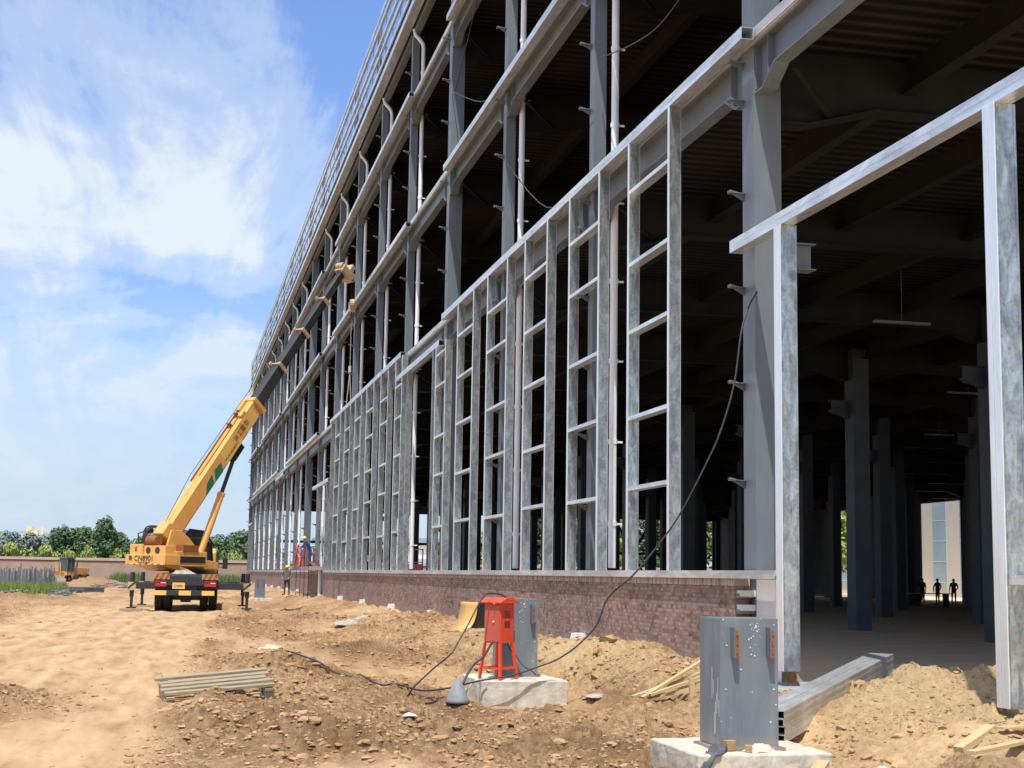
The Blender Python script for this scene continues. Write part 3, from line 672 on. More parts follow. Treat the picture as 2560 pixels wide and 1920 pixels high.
# big door posts made of nested channels
def door_post(y0, z0):
    m = MB(); m.box(7.702, 7.93, y0, y0 + .22, z0, 6.32)
    m.box(7.715, 7.73, y0 - .005, y0, z0, 6.32); m.box(7.9, 7.92, y0 - .005, y0, z0, 6.32)
    m.cur = 1
    m.box(7.69, 7.7019, y0, y0 + .07, z0, 6.32); m.box(7.694, 7.7019, y0 + .075, y0 + .13, z0, 6.32); m.box(7.69, 7.7019, y0 + .135, y0 + .22, z0, 6.32)
    o = bp('door_post', m, [M['galv'], M['galvl']], bevel=.004)
    return o
dp = door_post(18.12, .43); dp2 = door_post(12.78, .43)
m = MB(); m.tube([(7.86, 12.78, .46), (7.87, 12.77, .3), (7.86, 12.78, .1)], .012, 6); m.build('anchor_rod', M['rust'], dp2, shift=SH)
m = MB(); m.tube([(7.82, 18.2, .46), (7.82, 18.2, .1)], .014, 6); m.build('anchor_rod', M['rust'], dp, shift=SH)
m = MB(); m.box(7.72, 7.92, 11.2, 12.775, 1.59, 1.68); bp('lower_rail', m, M['galvh'])
# sill, brick wall, footing
for y0, y1 in ((18.34, 79.9), (87.2, 160)):
    m = MB(); m.box(7.67, 7.92, y0, y1, 1.655, 1.722); m.box(7.67, 7.676, y0, y1, 1.61, 1.655); bp('sill', m, M['galvs'])
for y0, y1 in ((19.95, 80.0), (83.4, 87.1), (87.1, 168)):
    m = MB(); m.box(7.735, 7.97, y0, y1, .28, 1.5)
    if y0 < 20:                                           # toothed end left for later brickwork
        for i in range(11): 
            if i % 2: m.box(7.76, 7.99, y0 - .12, y0, .34 + i * .111, .34 + i * .111 + .06)
    bp('brick_wall', m, M['brick'])
    m = MB(); m.box(7.725, 7.97, y0, y1, 1.5, 1.62); bp('brick_coping', m, M['soldier'])
    m = MB(); m.box(7.62, 7.98, y0 - .3, y1 + .2, -.3, .279); bp('footing', m, M['concg'])
m = MB()
for i in range(6): m.box(7.75 + .02, 8.0, 19.8, 19.948, .36 + i * .2, .445 + i * .2); 
bp('brick_toothing', m, M['white'])
m = MB(); m.box(7.99, 8.002, 18.9, 19.75, .1, 1.6); bp('cover_panel', m, M['white'])
for k in range(1, 17):                                       # pale outlet boxes at the wall foot
    yy = 27.95 + PER * (k - 1)
    if 79 < yy < 83: continue
    m = MB(); m.prism([(7.5, 0), (7.74, 0), (7.74, .2), (7.55, .2)], yy - .17, yy + .17, 'y')
    ob = MB(); ob.v = [(a, b, c + .32) for a, b, c in m.v]; ob.f = m.f; ob.mi = m.mi
    o = bp('drain_outlet', ob, M['white'])
    mm_ = MB(); mm_.tube([(7.6, yy - .1, .33), (7.6, yy - .1, .02)], .05, 8); mm_.build('pipe', M['pipe'], o, shift=SH)
# entrance recess: steel jamb and white drain
m = MB(); m.box(7.72, 8.0, 82.5, 82.9, 0, 1.66); bp('door_jamb', m, M['paint'])
m = MB(); m.tube([(7.6, 80.6, .1), (7.6, 80.6, 1.7), (7.7, 80.6, 1.9)], .09, 8); bp('drain_stack', m, M['pipe'])
# concrete footing blocks under the door
mb = MB(); mb.box(7.25, 8.6, 17.3, 19.0, -.3, .24); o = bp('door_footing', mb, M['concg'], bevel=.02)

# ------------------------------------------------------------------ column stubs on concrete plinths
def stub(x0, x1, y0, z0, z1, label, near=False):
    cx = (x0 + x1) / 2
    t = thing('column_stub', label, 'column stub', (cx, y0, z0), 0, 'steel column stubs on plinths')
    w2 = (x1 - x0) / 2; h = z1 - z0; dd = .53
    m = MB(); m.box(-w2, w2, 0, dd, 0, h); m.box(-w2 - .05, w2 + .05, -.05, dd + .05, -.03, .012) 
    m.box(-w2 - .004, -w2, .0, dd, h * .02, h - .01)
    m.build('box_section', M['stub'] if near else M['paint'], t, bevel=.004)
    if near:
        rs_ = random.Random(5); m = MB()
        for q_ in range(34):
            px = .03 + rs_.gauss(0, .03) if q_ < 22 else rs_.uniform(-w2, w2); pz = h - .04 - abs(rs_.gauss(0, .13)) if q_ < 22 else rs_.uniform(.2, h); rr_ = rs_.uniform(.003, .009)
            m.tube([(px, -.0045, pz), (px, -.006, pz)], rr_, 7)
        for q_ in range(7):
            px = -w2 - .0045; pz = rs_.uniform(.1, .55); m.box(px - .001, px, .02 + q_ * .03, .026 + q_ * .03, pz, pz + rs_.uniform(.1, .3))
        o_ = m.build('paint_splash', M['white'], t); o_['kind'] = 'stuff'
    for xx in (-w2 + .13, w2 - .085):
        m = MB(); m.box(xx - .03, xx - .022, -.1, 0, h - .35, h - .08); m.box(xx - .03, xx + .0, -.006, 0, h - .35, h - .08)
        b = m.build('bracket_plate', M['paint'], t)
        m = MB(); m.box(xx - .021, xx + .012, -.1, -.094, h - .35, h - .105); m.box(xx - .021, xx - .014, -.096, -.02, h - .35, h - .11)
        for q in range(3): m.tube([(xx - .005, -.102, h - .31 + q * .08), (xx - .005, -.108, h - .31 + q * .08)], .007, 6)
        m.build('rusty_flange', M['rust'], b)
    return t
def stub_mat():
    m, nt, b = _new('stub_paint'); L = nt.links.new
    tc = N(nt, 'ShaderNodeTexCoord'); mp = N(nt, 'ShaderNodeMapping'); mp.inputs['Scale'].default_value = (3, 3, .5); L(tc.outputs['Object'], mp.inputs[0])
    n = N(nt, 'ShaderNodeTexNoise'); n.inputs['Scale'].default_value = 2.5; n.inputs['Detail'].default_value = 8; L(mp.outputs[0], n.inputs['Vector'])
    r = ramp(nt, [(.35, (.145, .172, .195)), (.6, (.185, .21, .228)), (.8, (.23, .25, .26))], n.outputs['Fac'])
    mp2 = N(nt, 'ShaderNodeMapping'); mp2.inputs['Scale'].default_value = (40, 40, 3); L(tc.outputs['Object'], mp2.inputs[0])
    n2 = N(nt, 'ShaderNodeTexNoise'); n2.inputs['Scale'].default_value = 1.2; n2.inputs['Detail'].default_value = 8; n2.inputs['Roughness'].default_value = .8; L(mp2.outputs[0], n2.inputs['Vector'])
    r2 = ramp(nt, [(.6, g3(0)), (.7, g3(.6))], n2.outputs['Fac'])
    mx = N(nt, 'ShaderNodeMixRGB'); L(r2.outputs[0], mx.inputs[0]); L(r.outputs[0], mx.inputs[1]); mx.inputs[2].default_value = (.55, .57, .55, 1)
    sp = N(nt, 'ShaderNodeSeparateXYZ'); L(tc.outputs['Object'], sp.inputs[0])
    mr = N(nt, 'ShaderNodeMapRange'); mr.inputs['From Min'].default_value = .02; mr.inputs['From Max'].default_value = .13; mr.inputs['To Min'].default_value = .8; mr.inputs['To Max'].default_value = 0; L(sp.outputs['Z'], mr.inputs['Value'])
    mm2 = N(nt, 'ShaderNodeMath', operation='MULTIPLY'); L(mr.outputs[0], mm2.inputs[0]); L(n.outputs['Fac'], mm2.inputs[1])
    mx2 = N(nt, 'ShaderNodeMixRGB'); L(mm2.outputs[0], mx2.inputs[0]); L(mx.outputs[0], mx2.inputs[1]); mx2.inputs[2].default_value = (.4, .26, .14, 1)
    L(mx2.outputs[0], b.inputs['Base Color']); b.inputs['Roughness'].default_value = .45
    return m
M['stub'] = stub_mat()
stub(4.865, 5.425, 12.9, .08, 1.245, 'large grey blue steel column stub with rusty bracket plates, nearest the camera', True)
stub(4.68, 5.235, 21.4, .13, 1.26, 'grey steel column stub standing right behind the orange red switch box', True)
stub(4.65, 5.235, 89.5, .07, 1.19, 'distant grey steel column stub beside the outrigger of the crane', False)
def plinth(x0, x1, y0, y1, z0, z1, label):
    t = MB(); nx = 14; 
    # slightly irregular cast block
    t.box(x0, x1, y0, y1, z0, z1)
    o = t.build('concrete_plinth', M['conc'], None, bevel=.018); tag(o, label, 'concrete plinth', 'concrete plinths')
    sub = o.modifiers.new('sub', 'SUBSURF'); sub.subdivision_type = 'SIMPLE'; sub.levels = sub.render_levels = 5
    tx = D.textures.new('rough', 'CLOUDS'); tx.noise_scale = .22; tx.noise_depth = 3
    dm = o.modifiers.new('dis', 'DISPLACE'); dm.texture = tx; dm.strength = .035; dm.mid_level = .5; dm.texture_coords = 'GLOBAL'
    return o
plinth(4.55, 5.83, 12.62, 14.0, -.35, .065, 'pale concrete plinth under the nearest steel column stub')
plinth(4.24, 5.49, 20.6, 22.1, -.45, .135, 'pale concrete plinth carrying the orange red switch box')
plinth(4.23, 5.68, 88.9, 90.6, -.36, .06, 'far pale concrete plinth beside the outrigger of the crane')

def cloth_heap(name, label, cat, c, sx, sy, h, m, seed, n=26):
    vs = []; mb = MB()
    for j in range(n):
        for i in range(n):
            u = i / (n - 1) * 2 - 1; v = j / (n - 1) * 2 - 1; r = math.hypot(u, v)
            fold = noise.noise(Vector((u * 2.6 + seed, v * 5.2, seed))) * .5 + noise.noise(Vector((u * 7 + seed, v * 4, 1))) * .25
            z = h * max(0, (1 - r ** 2.2)) * (.75 + fold) 
            edge = 1 + .25 * noise.noise(Vector((u * 2, v * 2, seed + 4)))
            vs.append((c[0] + u * sx * edge, c[1] + v * sy * edge, c[2] + max(0, z)))
    mb.add(vs, [(j * n + i, j * n + i + 1, (j + 1) * n + i + 1, (j + 1) * n + i) for j in range(n - 1) for i in range(n - 1)])
    o = mb.build(name, m, None, smooth=True); sm = o.modifiers.new('thick', 'SOLIDIFY'); sm.thickness = .01
    return tag(o, label, cat)
cloth_heap('canvas_cloth', 'crumpled cream canvas lying at the foot of the nearest column stub', 'cloth', (5.2, 12.79, .07), .15, .09, .075, M['cloth'], 2)
# dark netting draped over the plinth's left corner
mb = MB(); n = 22; vs = []
for j in range(n):
    for i in range(8):
        t = j / (n - 1); s = i / 7 - .5
        if t < .5: p = Vector((4.85 - t * .3, 12.85 - t * .42, .085 + .03 * math.sin(t * 12)))
        else: p = Vector((4.7 - (t - .5) * .32, 12.64 - (t - .5) * .16, .085 - (t - .5) * .5))
        wd = .12 + .05 * math.sin(t * 5); a = Vector((.7, -.5, 0)) * s * wd
        p = p + a + Vector((0, 0, .035 * noise.noise(Vector((s * 5, t * 9, 2))) + .015 * math.sin(s * 22 + t * 3)))
        vs.append(p)
mb.add(vs, [(j * 8 + i, j * 8 + i + 1, (j + 1) * 8 + i + 1, (j + 1) * 8 + i) for j in range(n - 1) for i in range(7)])
o = mb.build('shade_net', M['gcloth'], None, smooth=True); o.modifiers.new('t', 'SOLIDIFY').thickness = .012; tag(o, 'dark grey netting draped over the corner of the nearest concrete plinth', 'netting')
for i, (x, y, z, a, lab) in enumerate(((4.93, 12.84, .1, .2, 'broken brick standing against the foot of the nearest column stub'), (5.07, 12.74, .095, 1.2, 'small brown brick lying beside the cream canvas'))):
    mb = MB(); tf = Matrix.Translation((x, y, z)) @ Matrix.Rotation(a, 4, 'Z'); mb.box(-.05, .05, -.03, .03, -.03, .035 + .03 * (i == 0), tf); o = mb.build('brick', M['clod'], None, bevel=.006); tag(o, lab, 'brick')

# ------------------------------------------------------------------ switch box on a stand
t = thing('switch_box', 'orange red electrical switch box on splayed legs beside the concrete plinth edge', 'switch box', (4.56, 20.98, .145), rad(38))
def sbx(nm, m, mt='red', par=t, **k): return m.build(nm, M[mt], par, **k)
m = MB(); m.box(-.15, .15, -.15, .15, .5, 1.06); sbx('cabinet', m, bevel=.006)
m = MB()
m.prism([(-.2, 1.06), (.2, 1.06), (.2, 1.08), (.06, 1.14), (-.06, 1.14), (-.2, 1.08)][::-1], -.2, .2, 'y'); sbx('canopy', m, bevel=.004)
m = MB(); m.box(-.158, -.151, -.135, .135, .52, 1.03); d_ = sbx('door', m, 'reddoor' if 'reddoor' in M else 'red')
m = MB(); m.tube([(-.158, -.03, .8), (-.175, -.03, .8)], .012, 8); m.build('lock', M['white'], d_)
for r0 in (.72, .86):
    for q in range(5):
        m = MB(); m.box(-.06, .06, -.153, -.1505, r0 + q * .02, r0 + q * .02 + .009); sbx('louvre', m, 'blk')
for sx in (-1, 1):
    for sy in (-1, 1):
        m = MB(); m.bar((sx * .14, sy * .14, .5), (sx * .19, sy * .19, 0), .035, .035, (1, 0, 0)); sbx('leg', m)
for a, b in (((-.18, -.18), (.18, -.18)), ((.18, -.18), (.18, .18)), ((.18, .18), (-.18, .18)), ((-.18, .18), (-.18, -.18))):
    m = MB(); m.bar((*a, .15), (*b, .15), .03, .03); sbx('cross_rail', m)
# ------------------------------------------------------------------ cables
def smooth_path(p, k=6):
    p = [Vector(q) for q in p]; out = []
    for i in range(len(p) - 1):
        p0, p1, p2, p3 = p[max(i - 1, 0)], p[i], p[i + 1], p[min(i + 2, len(p) - 1)]
        for j in range(k):
            u = j / k; out.append(.5 * ((2 * p1) + (p2 - p0) * u + (2 * p0 - 5 * p1 + 4 * p2 - p3) * u * u + (3 * p1 - p0 - 3 * p2 + p3) * u ** 3))
    return out + [p[-1]]
def cable(pts, r, label, m='cable', name='cable', on_ground=False):
    q = smooth_path(pts)
    if on_ground:
        zs = [max(a.z, max(ground_h(a.x + ex, a.y + ey) for ex in (-.05, 0, .05) for ey in (-.05, .05)) + r) for a in q]
        for _ in range(3): zs = [(zs[max(i - 1, 0)] + 2 * zs[i] + zs[min(i + 1, len(zs) - 1)]) / 4 for i in range(len(zs))]
        q = [Vector((a.x, a.y, max(zs[i], ground_h(a.x, a.y) + r * .6) if a.z < .5 else a.z)) for i, a in enumerate(q)]
    mb = MB(); mb.tube(q, r, 8); o = mb.build(name, M[m], None, smooth=True); return tag(o, label, 'cable')
cable([(8.02, 19.74, 5.72), (7.88, 19.7, 5.5), (7.72, 19.6, 5.1), (7.57, 19.5, 4.33), (7.36, 19.5, 3.64), (7.16, 19.6, 3.14), (6.87, 19.8, 2.49), (6.59, 20.0, 2.02), (6.27, 20.1, 1.62), (5.98, 20.3, 1.31), (5.81, 20.4, .88), (5.4, 20.5, .49), (5.0, 20.5, .33), (4.63, 20.45, .22), (4.16, 20.4, .15), (3.77, 20.3, .07), (3.43, 20.6, .0), (3.1, 21.4, -.02), (2.76, 22.4, -.03), (2.43, 23.2, -.02), (2.05, 23.8, .0), (1.6, 24.3, .0)], .013, 'long black cable sagging from the grey column down across the concrete plinth', on_ground=True)
cable([(4.83, 21.3, 1.07), (4.75, 21.2, 1.22), (4.64, 21.1, 1.31), (4.49, 21.0, 1.34), (4.33, 20.8, 1.33), (4.23, 20.7, 1.25), (4.14, 20.6, 1.12), (4.0, 20.5, .89), (3.86, 20.4, .68), (3.74, 20.3, .52), (3.5, 20.4, .3), (3.26, 20.5, .04), (3.2, 20.6, -.1)], .011, 'thin black cable looped over the canopy of the switch box', on_ground=True)
cable([(4.5, 21.0, .7), (4.36, 20.75, .57), (4.25, 20.55, .47), (4.13, 20.5, .39), (4.02, 20.4, .28), (3.92, 20.3, .13), (3.8, 20.2, .01), (3.71, 20.2, -.06), (3.61, 20.2, -.12), (3.4, 20.3, -.2)], .017, 'thick black cable hanging from the underside of the switch box', on_ground=True)
cable([(4.83, 21.34, 1.09), (4.84, 21.3, .94), (4.79, 21.3, .83), (4.76, 21.3, .69), (4.77, 21.25, .57), (4.87, 21.2, .44), (4.96, 21.1, .31), (5.05, 21.0, .25), (5.09, 20.9, .2)], .011, 'grey cable hanging down the front of the stub behind the switch box')
cable([(4.43, 20.78, 1.2), (4.57, 20.95, 1.2), (4.77, 21.3, 1.15)], .008, 'short pale wire tied around the switch box top', 'cloth')
cable([(4.3, 20.55, .16), (4.1, 20.45, .14), (3.98, 20.4, -.02), (3.85, 20.2, -.14), (3.78, 20.1, -.2)], .012, 'pale rope end hanging off the left edge of the concrete plinth', 'cloth', on_ground=True)
cable([(8.0, 28.0, 12.1), (8.1, 26, 11.7), (8.2, 24.5, 11.62), (8.2, 22.5, 11.9), (8.2, 21, 12.4)], .012, 'thin cable strung between two columns on the second storey')
cable([(8.0, 45.3, 17.0), (8.1, 41, 15.3), (8.1, 38.5, 14.9), (8.0, 36.5, 14.85)], .014, 'thin black line slanting between columns above the middle rail')
cable([(8.0, 36.6, 21.4), (8.1, 41, 19.2), (8.1, 45.2, 17.0)], .014, 'thin black line slanting between columns below the roof')
cable([(8.0, 37, 12.4), (8.15, 33, 10.2), (8.1, 29, 9.75), (8.0, 28.2, 9.7)], .014, 'thin black line drooping to the galvanised rail')
M['gconem'] = mat('grey_cone', (.27, .28, .29), (.2, .2, .2), scale=6, rough=.7)
# small grey cone bucket
mb = MB(); zg = ground_h(3.79, 20) ; mb.tube([(3.79, 20, zg - .02), (3.79, 20, zg + .02), (3.79, 20, zg + .31)], [.17, .155, .03], 14); o = mb.build('traffic_cone', M['gconem'], None, smooth=True); tag(o, 'small grey cone standing left of the concrete plinth', 'traffic cone')
# orange curved sheet by the wall
t = thing('skip_bucket', 'yellow curved steel tub lying open against the foot of the brick wall', 'tub', (7.3, 36.2, .22), rad(20)); t.scale = (.65, .8, .85)
m = MB(); n = 12; vs = []
for i in range(n + 1):
    a = rad(90) * i / n; vs += [(-.7 + .85 * math.sin(a) * 0 - 0 + .62 * (1 - math.cos(a)), -.5, .8 - .8 * math.sin(a) if 0 else .8 * (1 - math.sin(a)) + 0), (-.7 + .62 * (1 - math.cos(a)), .5, .8 * (1 - math.sin(a)))]
m.add([( -.55 - .35 + .9 * (i / n) ** .6 if 0 else -.95 + .62 * (1 - (1 - i / n) ** 2) , s, .85 * (i / n) ** 1.6) for i in range(n + 1) for s in (-.5, .5)], [(2 * i, 2 * i + 1, 2 * i + 3, 2 * i + 2) for i in range(n)])
q = m.build('curved_sheet', M['yel'], t, smooth=True); q.modifiers.new('t', 'SOLIDIFY').thickness = .03
m = MB(); m.prism([(-.9, .02), (-.62, .05), (-.45, .3), (-.33, .84), (.1, .84), (.1, .0)], -.42, .42, 'y'); m.build('black_inside', M['blk'], t)  # solid black block fills the inside of the curved sheet

# ------------------------------------------------------------------ pallet
t = thing('pallet', 'weathered timber pallet lying tilted on the churned soil', 'pallet', (.56, 19.55, ground_h(.56, 19.55, False) + .05), rad(9)); t.rotation_euler = (rad(9), rad(-5), rad(5)); t.scale = (1, 1.1, 1.45)
for q_, (a_, b_) in enumerate(()):
    m = MB(); m.box(-.72, .7, -.045, .045, 0, .022, Matrix.Translation((.03 * q_, a_, .152 + .001 * q_)) @ Matrix.Rotation(b_, 4, 'Z')); m.build('loose_board', M['wood'], t)
for i in range(5):
    m = MB(); y = -.55 + i * .19; m.box(-.67 + R.uniform(-.05, .03), .67 + R.uniform(-.04, .05), y, y + .1 + R.uniform(-.025, .01), .125, .147, Matrix.Rotation(R.uniform(-.03, .03), 4, 'Z') @ Matrix.Translation((0, 0, R.uniform(0, .012)))); m.build('top_board', M['wood'], t)
for y in (-.5, -.15, .22):
    m = MB(); m.box(-.67, .67, y - .05, y + .05, 0, .02); m.build('bottom_board', M['wood'], t)
    for x in (-.61, 0, .61):
        m = MB(); m.box(x - .06, x + .06, y - .05, y + .05, .02, .105); m.build('block', M['wood'], t)
for x in (-.6, 0, .6):
    m = MB(); m.box(x - .05, x + .05, -.58, .33, .105, .125); m.build('stringer', M['wood'], t)
# bundle of long timber laths behind the near stub
for i in range(9):
    a = Vector((5.74 + R.uniform(0, .25), 18.3 + R.uniform(-.1, .2), .0)); b = Vector((7.1 + R.uniform(-.3, .2), 17.9 + i * .15, .0))
    a.z = ground_h(a.x, a.y) + .07 + (i % 3) * .02; b.z = max(ground_h(b.x, b.y), ground_h(a.x * .5 + b.x * .5, a.y * .5 + b.y * .5) ) + .16 + (i % 4) * .05
    m = MB(); L_ = (b - a).length; m.box(0, L_, -.03, .03, -.015, .015)
    o = m.build('timber_lath', M['woodn'], None); d = (b - a).normalized(); o.location = a
    o.rotation_euler = (0, -math.asin(d.z), math.atan2(d.y, d.x)); tag(o, 'long pale timber lath in the fanned bundle behind the nearest stub', 'timber lath', 'timber laths behind the nearest stub')
mb = MB(); mb.box(6.3, 6.36, 17.7, 17.76, 0, .5, Matrix.Translation((-.02, 0, -.12))); o = mb.build('timber_stake', M['woodn']); tag(o, 'short upright timber stake at the end of the lath bundle', 'timber stake')

# ------------------------------------------------------------------ stack of galvanised channels
A = Vector((5.64, 13.68, .05)); Bv = Vector((9.03, 18.08, .37)); d = (Bv - A); LT = d.length; d.normalize()
rz = math.atan2(d.y, d.x); ry = -math.asin(d.z)
def channel(h=.074, w=.155):
    m = MB(); t_ = .005
    m.box(0, LT, 0, w, 0, t_); m.box(0, LT, 0, w, h - t_, h); m.box(0, LT, w - t_, w, t_, h - t_); m.box(0, LT, 0, t_, t_, h * .3); m.box(0, LT, 0, t_, h * .7, h - t_)
    m.box(0, LT, .002, .006, h * .3, h * .7)
    return m
for tier in range(4):
    for s in range(2):
        o = channel().build('steel_channel', M['galvx'])
        o.rotation_euler = Euler((0, ry, rz), 'XYZ')
        off = Matrix.Rotation(rz, 3, 'Z') @ Matrix.Rotation(ry, 3, 'Y') @ Vector((R.uniform(-.03, .03), (-.02 if s == 0 else .14) + R.uniform(-.004, .004) - .15, tier * .0755))
        o.location = A + off
        names = ['bottom', 'second lowest', 'second highest', 'top']
        tag(o, 'stained galvanised channel in the %s layer on the %s side of the stack' % (names[tier], ('brick wall', 'dirt mound')[1 - s]), 'steel channel', 'galvanised channels in the stack by the nearest stub')
# timber and loose bits at the lower right corner
def plank(p, q, w, h, label, m='woodn', name='plank'):
    p = Vector(p); q = Vector(q); mb = MB(); L_ = (q - p).length; mb.box(0, L_, -w / 2, w / 2, -h / 2, h / 2); o = mb.build(name, M[m], None, bevel=.003); d = (q - p).normalized()
    o.location = p; o.rotation_euler = (0, -math.asin(d.z), math.atan2(d.y, d.x)); return tag(o, label, 'plank')
g = lambda x, y, k=0: (x, y, ground_h(x, y) + k)
plank(g(6.35, 11.15, .05), g(7.75, 11.9, .08), .09, .03, 'long pale plank across the lower right corner on the soil')
plank(g(6.55, 11.7, .05), g(6.95, 11.85, .06), .11, .06, 'short thick timber offcut on the soil below the right door post')
plank(g(6.95, 11.72, .05), g(7.3, 11.8, .05), .1, .02, 'thin short board next to the thick timber offcut')
plank(g(5.55, 12.35, .03), g(5.72, 12.6, .07), .12, .05, 'small timber block lying in front of the dirt mound')
plank(g(7.1, 12.6, .02), g(8.1, 12.9, .03), .02, .015, 'thin stick lying under the right door post', 'wood', 'stick')
plank(g(4.2, 35.5, .05), g(4.95, 30.5, .09), .08, .035, 'long brown plank slanting over the soil heap near the brick wall', 'wood')
plank(g(1.55, 17.25, .02), g(1.78, 17.35, .05), .17, .05, 'flat sand coloured slab lying on the soil in the foreground', 'clod', 'slab')
for x, y, z_, lab in ((2.35, 17.75, .05, 'crumpled white paper scrap with blue tint left of the grey cone'), (2.05, 17.1, .03, 'small torn paper scrap beside the flat slab'), (2.45, 15.6, .03, 'flat pale plastic scrap on the soil in the foreground'), (5.9, 11.8, .05, 'pale crumpled plastic cup at the foot of the dirt mound')):
    o = cloth_heap('paper_scrap', lab, 'litter', (x, y, ground_h(x, y) + .0), .07, .05, z_, M['debw'], x * 3, 10)
cloth_heap('plastic_sheet', 'thin grey plastic sheet lying by the timber laths', 'sheet', g(5.9, 20.4, .0), .2, .25, .04, M['dirtw'], 8, 20)
cloth_heap('sack', 'pale empty sack half buried in the soil', 'sack', g(1.9, 29.6, .0), .3, .5, .1, M['cloth'], 5, 18)
cloth_heap('sack', 'dark grey rag lying on the churned soil', 'rag', g(2.15, 26.2, .0), .16, .35, .1, M['gcloth'], 9, 18)
cloth_heap('net', 'far green netting spread near the plinth by the crane', 'netting', g(4.4, 60, .02), .8, 2.2, .08, M['net'], 14, 22)
cloth_heap('sack', 'white tangled sacking on the soil heap by the brick wall', 'sack', g(4.6, 40.5, .02), .4, .9, .12, M['dirtw'], 22, 24)
cloth_heap('sack', 'second pale sack further along beside the brick wall', 'sack', g(6.0, 47.5, .0), .4, .8, .13, M['dirtw'], 27, 24)
# stones
k = 0
for x, y, s_ in ((3.9, 14.9, .12), (2.9, 13.6, .07), (6.1, 24.6, .15), (6.9, 23.5, .2), (6.2, 21.6, .16), (5.6, 12.2, .1), (6.2, 12.7, .12), (5.95, 13.1, .09), (2.9, 26.5, .16), (.8, 27.4, .14), (1.2, 14.2, .08), (5.4, 33, .2), (5.7, 44, .25)):
    s_ *= .6; mb = MB(); mb.ico((0, 0, 0), s_, .35, .6); o = mb.build('stone', M['clod']); o.location = g(x, y, s_ * .15)
    tag(o, 'angular pale brown stone lying on the churned soil', 'stone', 'larger stones on the soil')
# weeds in the pit and by the plinth
def blades(name, label, spots, m, cat='weeds', kind=None, n=60, h=.2, w=.012, spread=.15):
    mb = MB()
    for (x, y) in spots:
        for _ in range(n):
            a = R.uniform(0, 6.28); rr = R.random() ** .5 * spread; px, py = x + math.cos(a) * rr, y + math.sin(a) * rr; z = ground_h(px, py, False) - .02
            hh = h * R.uniform(.5, 1.2); b = R.uniform(0, 6.28); lx, ly = math.cos(b) * hh * .35, math.sin(b) * hh * .35; wx, wy = -math.sin(b) * w, math.cos(b) * w
            mb.add([(px - wx, py - wy, z), (px + wx, py + wy, z), (px + lx * .5 + wx * .7, py + ly * .5 + wy * .7, z + hh * .6), (px + lx, py + ly, z + hh), (px + lx * .5 - wx * .7, py + ly * .5 - wy * .7, z + hh * .6)], [(0, 1, 2, 3, 4)])
    o = mb.build(name, M[m]); tag(o, label, cat)
    if kind: o['kind'] = kind
    return o
blades('weed_tuft', 'small green weed tuft at the foot of the middle plinth', [(4.12, 20.35)], 'grass', n=80, h=.1, w=.008, spread=.1)
blades('weeds', 'sparse olive weeds growing in the shallow pit', [(R.uniform(2.6, 3.9), R.uniform(18.9, 19.9)) for _ in range(40)], 'grass', kind='stuff', n=12, h=.06, w=.006, spread=.15)

# ------------------------------------------------------------------ mobile crane
T = thing('mobile_crane', 'yellow truck crane with raised telescopic boom and outriggers spread, seen from behind', 'crane', (.42, 60, 0), rad(-1.8))
def cp(nm, m, mt, par=T, **k): return m.build(nm, M[mt] if isinstance(mt, str) else [M[q] for q in mt], par, **k)
m = MB(); m.box(-1.22, 1.22, .25, 11.2, 1.22, 1.46); m.box(-.45, .45, .1, 11, .75, 1.22); cp('chassis', m, 'blk', bevel=.02)
m = MB(); m.box(-1.22, 1.22, 0, .25, 1.0, 1.4); cp('rear_panel', m, 'blk', bevel=.02)
for s in (-1, 1):
    m = MB(); m.box(s * 1.24 if s < 0 else .62, -.62 if s < 0 else 1.24, -.02, .0, 1.24, 1.46)
    b = cp('hazard_board', m, 'orange')
    for q in range(3):
        x = (-1.2 if s < 0 else .66) + q * .2
        mm_ = MB(); mm_.prism([(x, 1.25), (x + .09, 1.25), (x + .19, 1.45), (x + .1, 1.45)], -.026, -.021, 'y'); mm_.build('stripe', M['rust'], b)
    m = MB(); m.box(s * .95 - .24, s * .95 + .24, -.05, 0, .96, 1.2)
    b = cp('tail_light', m, 'blk')
    mm_ = MB(); mm_.box(s * .95 - .22, s * .95 + .22, -.056, -.051, .97, 1.04); mm_.build('red_lens', M['redl'], b)
    mm_ = MB(); mm_.box(s * .95 - .22, s * .95 + .22, -.056, -.051, 1.045, 1.09); mm_.build('red_lens', M['redl'], b)
    mm_ = MB(); mm_.box(s * .95 + .0, s * .95 + .2, -.056, -.051, 1.05 + .045, 1.125); mm_.build('white_lens', M['white'], b)
    mm_ = MB(); mm_.box(s * .95 - .22, s * .95 + .22, -.056, -.051, 1.15, 1.18); mm_.build('reflector', M['redl'], b)
m = MB(); m.box(-1.2, 1.12, -.1, -.02, .62, .82); b = cp('bumper', m, 'blk', bevel=.01)
for a_, c_ in ((-1.2, -.72), (-.24, .22), (.64, 1.12)):
    mm_ = MB(); mm_.box(a_, c_, -.108, -.101, .63, .81); mm_.build('yellow_band', M['yel2'], b)
m = MB(); m.box(-.5, -.02, -.07, -.06, .88, 1.12); b = cp('number_plate', m, 'yel2')
text('CN8901', .13, M['blk'], b, (-.26, -.075, .985), (rad(90), 0, 0), sx=.8)
